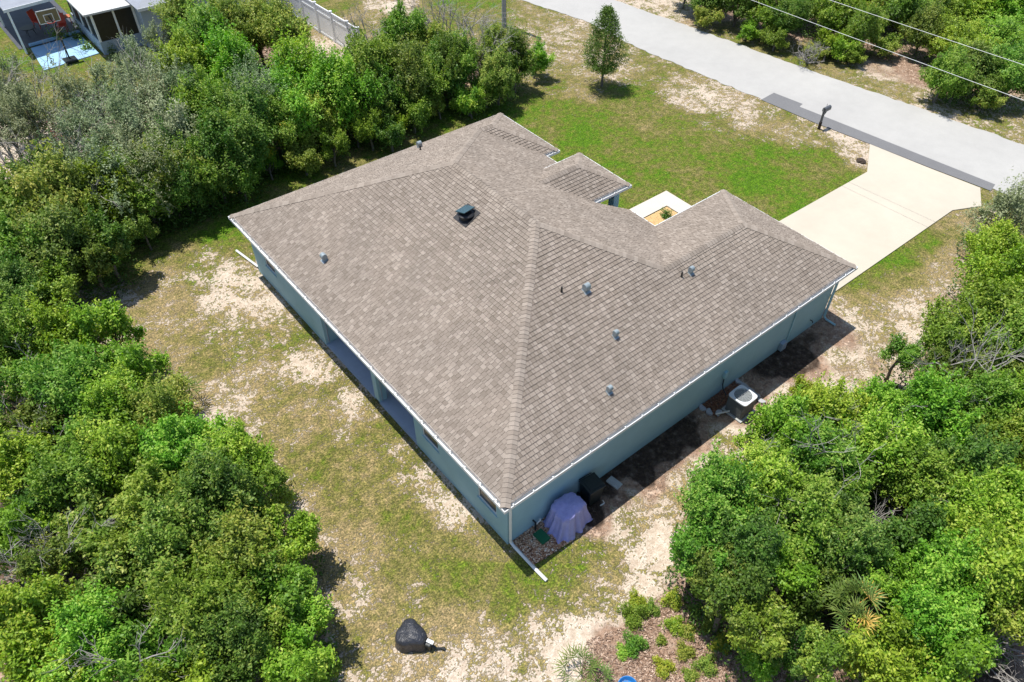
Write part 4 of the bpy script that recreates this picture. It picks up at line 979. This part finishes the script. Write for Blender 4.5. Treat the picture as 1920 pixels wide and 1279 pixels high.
T('trees beyond the road', 2.8, '1330,-11,45,D 1385,5,48,D 1440,19,48,M 1500,2,50,D 1555,32,45,M 1590,2,50,B 1650,2,55,K 1700,22,48,M 1760,12,60,M 1830,7,65,B 1895,17,65,B '
  '1800,82,58,B 1865,82,65,B 1825,137,55,D 1895,147,55,M 1775,142,42,M,3 1560,72,32,B,1.8 1620,52,38,M,3 1290,-28,35,M 1480,37,36,D,3 1735,57,40,D,3 1400,59,28,B,1.2 1530,95,26,K,1.0 1580,92,30,B,1.4 1600,105,24,M,1.0 1660,82,32,K,1.6 1785,167,28,M,1.4 1850,182,32,K,1.6 1330,27,30,K,1.6 1455,72,28,M,1.4')
T('trees of the far left woods', 4.8, '350,375,56,D,3.6 295,395,52,M,3.6 405,350,52,M,3.6 255,430,50,K,3.4 330,330,55,K,4 345,32,42,K 300,75,30,O,3 430,50,52,K 480,60,60,K 530,68,52,K 395,85,58,M 350,130,60,B 420,130,60,B 262,120,42,O 215,180,62,O 150,215,62,O '
  '30,168,52,O 55,215,58,O 15,245,50,O 290,190,72,O 225,255,78,O 320,265,70,O 150,300,62,O,4 405,215,70,M 480,190,68,O 560,150,62,B 560,225,75,B,4 640,180,70,B,4 640,235,62,M,3 '
  '705,130,55,M 700,195,62,D,3 755,70,52,M 765,150,58,D,4 810,95,48,K,4 850,155,50,D,3 815,183,52,M,3 760,210,48,D,3 895,158,46,D,4 925,95,38,K,4 955,100,38,D,3.6 935,145,40,K,3 970,128,34,K,2.6 1005,116,30,B,1.8 '
  '480,300,48,B,3.2 535,282,42,Y,3 430,280,66,D,4 360,335,75,D,3.4 430,345,48,D,3.4 285,345,78,O,4 205,350,75,O,4 120,385,78,K,4 40,400,75,K,4 300,400,62,M,3.4 370,388,46,M,3 225,423,72,M,3.4 125,470,75,D,3.4 '
  '40,480,75,M,3.4 175,488,45,D,3 95,538,52,M,3.4 30,558,60,D,3.4 610,265,50,M,3 575,278,32,M,2.4 690,240,32,B,2.2 530,240,50,M,4 730,248,30,D,2 880,193,26,B,1.6 200,458,50,D,3.4 260,428,45,M,3.4 330,370,55,M,3.4 '
  '65,330,45,D 480,245,60,D,4 350,200,60,O 612,142,32,K 700,165,50,M,4 870,125,40,M,4')
for k in range(15):       # low growth at the foot of the far woods, along the mown strip
    wx = -5.6 + k*1.62; q = pix((wx, 23.0 - max(0, -1-wx)*.55 + .35*math.sin(k*2.3), .6))
    trees.append(['trees of the far left woods', 1.5 + .5*((k*7) % 3)/2, int(q[0]), int(q[1]), 34 if k % 2 else 28, 'DMKMDMBKMDBMKBM'[k]])
for i in range(len(trees)):
    g, h, px, py, rp, kd = trees[i]
    zc = h*.55; p = at(px, py, zc); dep = (p-CAM) @ F_; R = .91*rp*dep/FPX
    zc = max(.3, min(zc, h - .45*R) if h > 1.5*R else h*.5); p = at(px, py, zc)
    if 'far left' in g and -3.5 < p[0] < 17 and px > 200 and p[1] < 30 and h > 2.2:     # leave the mown strip beside the house free
        p[1] = max(p[1], (22.7 if p[0] > 3 else 21.7) + R*(.95 if p[0] > 3 else .75))
        q = pix(p); trees[i][2], trees[i][3] = int(q[0]), int(q[1])
    trees[i] += [p, R, zc]
# labels: pick the closest landmark, direction, and rank among look-alikes
info = {}
for i, tr in enumerate(trees):
    px, py = tr[2], tr[3]; best = min(ANCH, key=lambda a: (a[0][0]-px)**2+(a[0][1]-py)**2)
    dx, dy = px-best[0][0], py-best[0][1]; sec = int(round(math.degrees(math.atan2(dy, dx))/45)) % 8
    if math.hypot(dx, dy) < 12: sec = 6
    info.setdefault((best[1], sec, tr[5]), []).append((math.hypot(dx, dy), i))
LAB = {}
for (nm, sec, kd), lst in info.items():
    lst.sort()
    for r, (_, i) in enumerate(lst):
        what = 'shrub' if trees[i][1] < 2.7 else 'tree'
        LAB[i] = ('' if len(lst) == 1 else ORD[r]+' ') + f"{KN[kd]} {what} {DIRN[sec]} {nm}"
def plant(i, name, cat, group, kd, p, R, zc, label):
    Rm, cm, tm = pick(kd, R, i); k = R/Rm; rnd = random.Random(i*13+1); rot = rnd.uniform(0, 6.28)
    e = empty(name, (p[0], p[1], 0), rot); tag(e, label, cat, group)
    c = link('crown', cm, e, (0,0,zc), (0,0,0), (k,k,k*max(.85,min(1.45,(zc-.1)/(R*.80)))*rnd.uniform(.92,1.05)))
    c.material_slots[0].link = 'OBJECT'; c.material_slots[0].material = LM[kd]
    tz = max(k*.55, zc/(3.0*Rm)*1.0)
    link('trunk', tm, e, (0,0,zc), (0,0,0), (k,k,k))
    return e
for i, (g, h, px, py, rp, kd, p, R, zc) in enumerate(trees):
    small = h < 2.7
    plant(i, 'shrub' if small else 'oak_tree', 'shrub' if small else 'tree', g, kd, p, R, zc, LAB[i])

# young oak in the front lawn: conical crown on a clear stem
def young_oak():
    rs = np.random.RandomState(77); e = tag(empty('young_oak_tree', (23.2,20.32,0)), 'young dark green cone shaped oak standing alone on the front lawn', 'tree')
    C_, Nn, Tt = [], [], []
    for i in range(1900):
        z = 1.0 + 3.45*rs.rand()**1.15; f = (z-1.0)/3.5
        Rz = 1.42*(min(1, f/.18))**.5*(1-f)**.62 + .05; a = rs.uniform(0, 6.28); r = Rz*rs.uniform(.45,1.08)*(1+.14*math.sin(3*a+z*2)+.10*math.sin(5*a-z*5))
        c = np.array([r*math.cos(a), r*math.sin(a), z]); n = 8
        o = np.array([math.cos(a), math.sin(a), .35])
        C_.append(c + rs.normal(0,.075,(n,3))); Nn.append(o*.6+rs.normal(0,.55,(n,3))+np.array([0,0,.4])); Tt.append(np.full(n,.42+rs.normal(0,.16))+rs.normal(0,.1,n))
    c = np.concatenate(C_); n = len(c)
    me = leafmesh('crown', c, np.concatenate(Nn), rs.uniform(.07,.12,n), rs.uniform(.03,.055,n), np.concatenate(Tt), LM['D'], rs)
    link('crown', me, e)
    m = MB(); m.tube([(0,0,-.05),(.01,0,1.0),(0,0,4.1)], [.075,.06,.012], 8)
    for k in range(34):
        z = rs.uniform(1.0,3.9); a = rs.uniform(0,6.28); l = 1.05*(1-(z-1)/3.5)**.6
        m.tube([(0,0,z),(l*.5*math.cos(a),l*.5*math.sin(a),z+.25*l),(l*math.cos(a),l*math.sin(a),z+.5*l)], [.02,.012,.004], 4)
    m.build('trunk', M['bark'], e)
young_oak()

# leafless grey shrubs
def dead_shrub(p, h, spread, seed, label, mat='dead_wood', group=None, zb=0.0):
    rs = np.random.RandomState(seed); m = MB()
    def grow(p0, d, L, r, lev):
        p1 = p0 + d*L*.5 + rs.normal(0,.05*L,3); p2 = p0 + d*L + rs.normal(0,.06*L,3)
        m.tube([p0,p1,p2], [r,r*.8,r*.55], 4 if lev < 2 else 3, cap=False)
        if lev < 4:
            for _ in range(3 if lev < 3 else 4):
                nd = unit(d + rs.normal(0,.55,3)); grow(p1 if rs.rand() < .35 else p2, nd, L*rs.uniform(.5,.8), r*.55, lev+1)
    for k in range(6):
        grow(np.array([0,0,0.]), unit(np.array([rs.normal()*spread, rs.normal()*spread, 1.])), h*.42, .032*h**.5, 0)
    o = m.build('bare_shrub', M[mat], None, loc=(p[0],p[1],zb)); return tag(o, label, 'dead shrub', group)
G_ = 'leafless grey shrubs'
dead_shrub(at(45,760,1.2), 3.2, .5, 1, 'bare grey branching shrub inside the left thicket at the left edge', group=G_)
dead_shrub(at(105,815,1.8), 3.6, .6, 2, 'tangled grey twiggy shrub amid bright crowns in the left thicket', group=G_)
dead_shrub(at(80,1075,1.8), 3.3, .5, 3, 'small pale bare twigs in the lower left thicket above the yellow green crown', group=G_)
dead_shrub(at(280,1265,2.0), 3.5, .5, 4, 'bare twigs poking from crowns at the bottom left edge', group=G_)
dead_shrub(at(885,110,1.8), 4.0, .45, 5, 'tall silvery leafless tree left of the utility pole', group=G_)
dead_shrub(at(905,85,1.8), 3.8, .45, 15, 'slender leafless tree close behind the tall silvery one', group=G_)
dead_shrub(at(838,70,1.8), 4.4, .35, 6, 'thin grey dead tree left of the silvery leafless tree', group=G_)
dead_shrub(at(60,330,1.5), 4.8, .7, 7, 'wide bare grey tree over pale sand near the left edge', group=G_)
dead_shrub(at(100,385,1.5), 4.6, .7, 8, 'dry grey tangle below the orange shrub in the far left woods', group=G_)
dead_shrub(at(30,205,1.8), 4.8, .5, 9, 'bare branches against grass near the upper left edge', group=G_)
dead_shrub(at(1815,1168,1.4), 2.6, .7, 10, 'pale dead twigs in a dark hollow at the lower right', group=G_)
dead_shrub(at(1690,870,3.0), 4.5, .6, 11, 'grey bare branches among crowns in the middle of the right thicket', group=G_)
dead_shrub(at(1510,900,3.0), 4.4, .5, 12, 'grey bare twigs poking out in the upper part of the right thicket', group=G_)
dead_shrub(at(1880,750,3.0), 4.7, .5, 13, 'pale bare branches among crowns near the right edge', group=G_)
dead_shrub(at(1520,95,.8), 1.8, .7, 14, 'low bare brown brush at the wood edge beyond the road', group=G_)
dead_shrub(at(215,285,2), 4.6, .6, 16, 'thin grey twigs among grey green crowns in the far left woods', group=G_)
dead_shrub(at(270,215,2), 5, .6, 17, 'pale twigs among grey green crowns right below the blue court', group=G_)
dead_shrub(at(735,110,2), 5, .5, 18, 'grey twigs between crowns right of the white fence end', group=G_)
# orange dry shrub
def leafy_clump(name, label, cat, px, py, r, h, kd, n, leaf, seed, group=None):
    rs = np.random.RandomState(seed); p = at(px, py, h*.5)
    ns = n//5; d = unit(rs.normal(size=(ns,3))); d[:,2] = abs(d[:,2])
    lob = 1 + .35*np.sin(3*np.arctan2(d[:,1],d[:,0])+seed) + .2*np.sin(5*np.arctan2(d[:,1],d[:,0])+seed*2)
    c = d*np.array([r,r,h])*(rs.rand(ns,1)**.4)*lob[:,None]; c[:,2] = np.maximum(c[:,2]*.9, .02)
    c = np.repeat(c,5,0)+rs.normal(0,leaf*.6,(ns*5,3)); c[:,2] = np.maximum(c[:,2], .01); nv = np.repeat(d,5,0)*.4+rs.normal(0,.5,(ns*5,3))+np.array([0,0,.6])
    me = leafmesh('foliage', c, nv, rs.uniform(.7,1.3,ns*5)*leaf, rs.uniform(.4,.6,ns*5)*leaf, .5+np.repeat(rs.normal(0,.18,ns),5)+rs.normal(0,.12,ns*5), LM[kd], rs)
    e = tag(empty(name, (p[0],p[1],0)), label, cat, group); link('foliage', me, e)
    m = MB()
    for k in range(7):
        a = rs.uniform(0,6.28); m.tube([(0,0,0),(r*.5*math.cos(a),r*.5*math.sin(a),h*.5)], [.012,.005], 4)
    m.build('stem', M['bark'], e); return e
leafy_clump('dry_shrub', 'orange brown dried shrub in the far left woods', 'dead shrub', 112,262,.75,2.2,'R',900,.10,3)
low = [(1190,1150,.36,.5,'M','tall dark green low shrub, leftmost of the bottom clearing'),(1190,1205,.30,.4,'M','green low shrub at the lower end of the leftmost clump'),(1195,1125,.26,.4,'Y','lime topped low shrub at the upper end of the leftmost clump'),
       (1222,1140,.22,.3,'K','small olive shrub between the leftmost clump and the upright one'),(1262,1120,.26,.55,'Y','bright upright shrub at the top of the bottom clearing'),
       (1265,1170,.26,.35,'Y','yellow green low shrub in the middle of the clearing'),(1290,1182,.22,.3,'K','olive low shrub right of the middle yellow green one'),
       (1245,1250,.26,.28,'Y','yellow low shrub near the bottom edge above the blue tub'),(1285,1220,.24,.3,'K','olive brown shrub in the lower middle of the clearing'),(1330,1170,.25,.35,'K','olive yellow shrub against the woods edge'),
       (1352,1205,.26,.35,'Y','yellow green shrub at the right side of the clearing'),(1325,1245,.28,.3,'K','brownish green low shrub by the bottom edge'),(1305,1145,.18,.25,'K','tiny shrub at the shade line of the clearing'),(1295,1265,.2,.25,'K','smallest olive shrub touching the bottom edge'),
       (1170,1222,.2,.12,'B','low bright green weed patch left of the shrubs'),(1240,1200,.14,.2,'K','thin olive sprig in the middle of the pinkish litter')]
for k, (px, py, r, h, kd, lb) in enumerate(low): leafy_clump('low_shrub', lb, 'shrub', px, py, r, h, kd, int(3000*(r/.3)**2), .05, 40+k, 'low shrubs in the bottom clearing')
leafy_clump('flowering_plant', 'small green plant in the straw bed beside the front walkway', 'plant', 1250,399,.24,.45,'D',700,.07,9)
leafy_clump('low_shrub', 'small bright sapling on sand right of the air conditioner', 'shrub', 1475,755,.35,.5,'Y',500,.07,61)
for k, (px, py, lb) in enumerate([(142,62,'leafy potted plant at the right end of the court'),(112,62,'potted plant in front of the hoop pole'),(160,82,'trailing plant beside the porch wall'),(205,88,'dark plant at the foot of the screened porch'),(150,45,'bushy plant along the screened porch side'),(100,60,'green pot plant left of the orange chair')]):
    leafy_clump('potted_plant', lb, 'plant', px, py, .35, .7, 'DKKDKM'[k], 260, .12, 70+k, 'plants round the neighbouring patio')
# saw palmettos
def palmetto(p, R, nf, seed, label, yellow=()):
    rs = np.random.RandomState(seed); e = tag(empty('palmetto', (p[0],p[1],p[2])), label, 'palmetto')
    for f in range(nf):
        a = 2*math.pi*f/nf + rs.normal()*.25; el = rs.uniform(.35,1.15); m = MB(); st = R*rs.uniform(.45,.65)
        d = np.array([math.cos(a)*math.cos(el), math.sin(a)*math.cos(el), math.sin(el)]); hub = d*st
        m.tube([(0,0,0), hub*.6, hub], [.012,.01,.007], 4, t=.5)
        sd_ = np.array([-math.sin(a), math.cos(a), 0]); nn = np.cross(d, sd_); tb = rs.uniform(.25,.75)
        for j in range(11):
            th = math.radians(-85+170*j/10); dr = d*math.cos(th) + sd_*math.sin(th)*.95 + nn*rs.normal()*.08
            l = R*rs.uniform(.5,.68); mid = hub + dr*l*.5 + nn*.03; tip = hub + dr*l + np.array([0,0,-.14*l]); sw = np.cross(dr, nn); sw = sw/np.linalg.norm(sw)*.017
            m.add([hub, mid+sw, tip, mid-sw], [(0,1,2,3)], 0, tb+rs.normal()*.1)
        m.build('frond', LM['G' if f in yellow else 'P'], e)
    return e
palmetto(at(1598,1140,2.6), .85, 11, 5, 'saw palmetto with two yellow fronds inside the right thicket', yellow=(8,10))
palmetto(at(1602,1180,2.6), .75, 9, 6, 'green saw palmetto just below the one with yellow fronds', yellow=(7,8))
palmetto(at(1090,1262,.15), .8, 7, 7, 'small saw palmetto on pale sand at the bottom edge')
palmetto(at(1120,1278,.1), .6, 6, 8, 'second saw palmetto cut by the bottom edge, left of the pink litter')
palmetto(at(352,748,.3), .9, 10, 9, 'dark palmetto at the dry edge of the left thicket')
palmetto(at(968,150,.9), 1.2, 12, 10, 'pale palmetto between the woods and the round verge shrub', yellow=(3,4))
palmetto(at(905,200,.6), 1.0, 10, 12, 'palmetto at the foot of the woods above the roof tip')

# undergrowth below the thickets
def undergrowth():
    rs = np.random.RandomState(21); CC, TT = [], []
    for (g, h, px, py, rp, kd, p, R, zc) in trees:
        n = int(420*R*R) if h > 2.7 else 60
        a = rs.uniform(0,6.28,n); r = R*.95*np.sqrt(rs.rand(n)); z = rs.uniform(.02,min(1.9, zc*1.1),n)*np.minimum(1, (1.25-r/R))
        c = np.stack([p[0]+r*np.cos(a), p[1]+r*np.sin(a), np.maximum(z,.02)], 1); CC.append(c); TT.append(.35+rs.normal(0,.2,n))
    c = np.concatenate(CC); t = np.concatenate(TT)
    ok = ~((c[:,0] > -.3) & (c[:,0] < 17.3) & (c[:,1] > -1.6) & (c[:,1] < 18.2)) & ~((c[:,0] > 26) & (c[:,0] < 37.2) & (c[:,1] < 62) & (c[:,0] > 27.5-(.1*(c[:,1]-30))))
    c = c[ok]; t = t[ok]; n = len(c)
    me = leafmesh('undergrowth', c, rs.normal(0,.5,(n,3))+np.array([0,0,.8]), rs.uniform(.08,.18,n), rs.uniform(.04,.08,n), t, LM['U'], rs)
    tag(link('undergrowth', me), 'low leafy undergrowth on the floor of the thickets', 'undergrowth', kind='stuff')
undergrowth()
def litter():
    rs = np.random.RandomState(31); q = [(1100,1200),(1160,1180),(1270,1095),(1340,1140),(1400,1210),(1520,1290),(1130,1300),(1085,1290)]
    P = np.array([atxy(*p) for p in q]); n = 30000; x = rs.uniform(P[:,0].min(),P[:,0].max(),n); y = rs.uniform(P[:,1].min(),P[:,1].max(),n); c = np.zeros(n,bool)
    for i in range(len(P)):
        x0,y0 = P[i]; x1,y1 = P[(i+1)%len(P)]
        c ^= ((y0 > y) != (y1 > y)) & (x < (x1-x0)*(y-y0)/((y1-y0)+1e-12)+x0)
    dens = np.sin(x*3.1+y)*np.sin(y*2.7-x*.6); c &= rs.rand(n) < .55+.4*dens
    x, y = x[c], y[c]; n = len(x)
    me = leafmesh('leaf_litter', np.stack([x,y,rs.uniform(.005,.05,n)],1), rs.normal(0,.5,(n,3))+np.array([0,0,1.]), rs.uniform(.05,.12,n), rs.uniform(.015,.035,n), rs.rand(n), LM['L'], rs)
    tag(link('leaf_litter', me), 'pinkish brown fallen leaves covering the bottom clearing', 'leaf litter', kind='stuff')
litter()
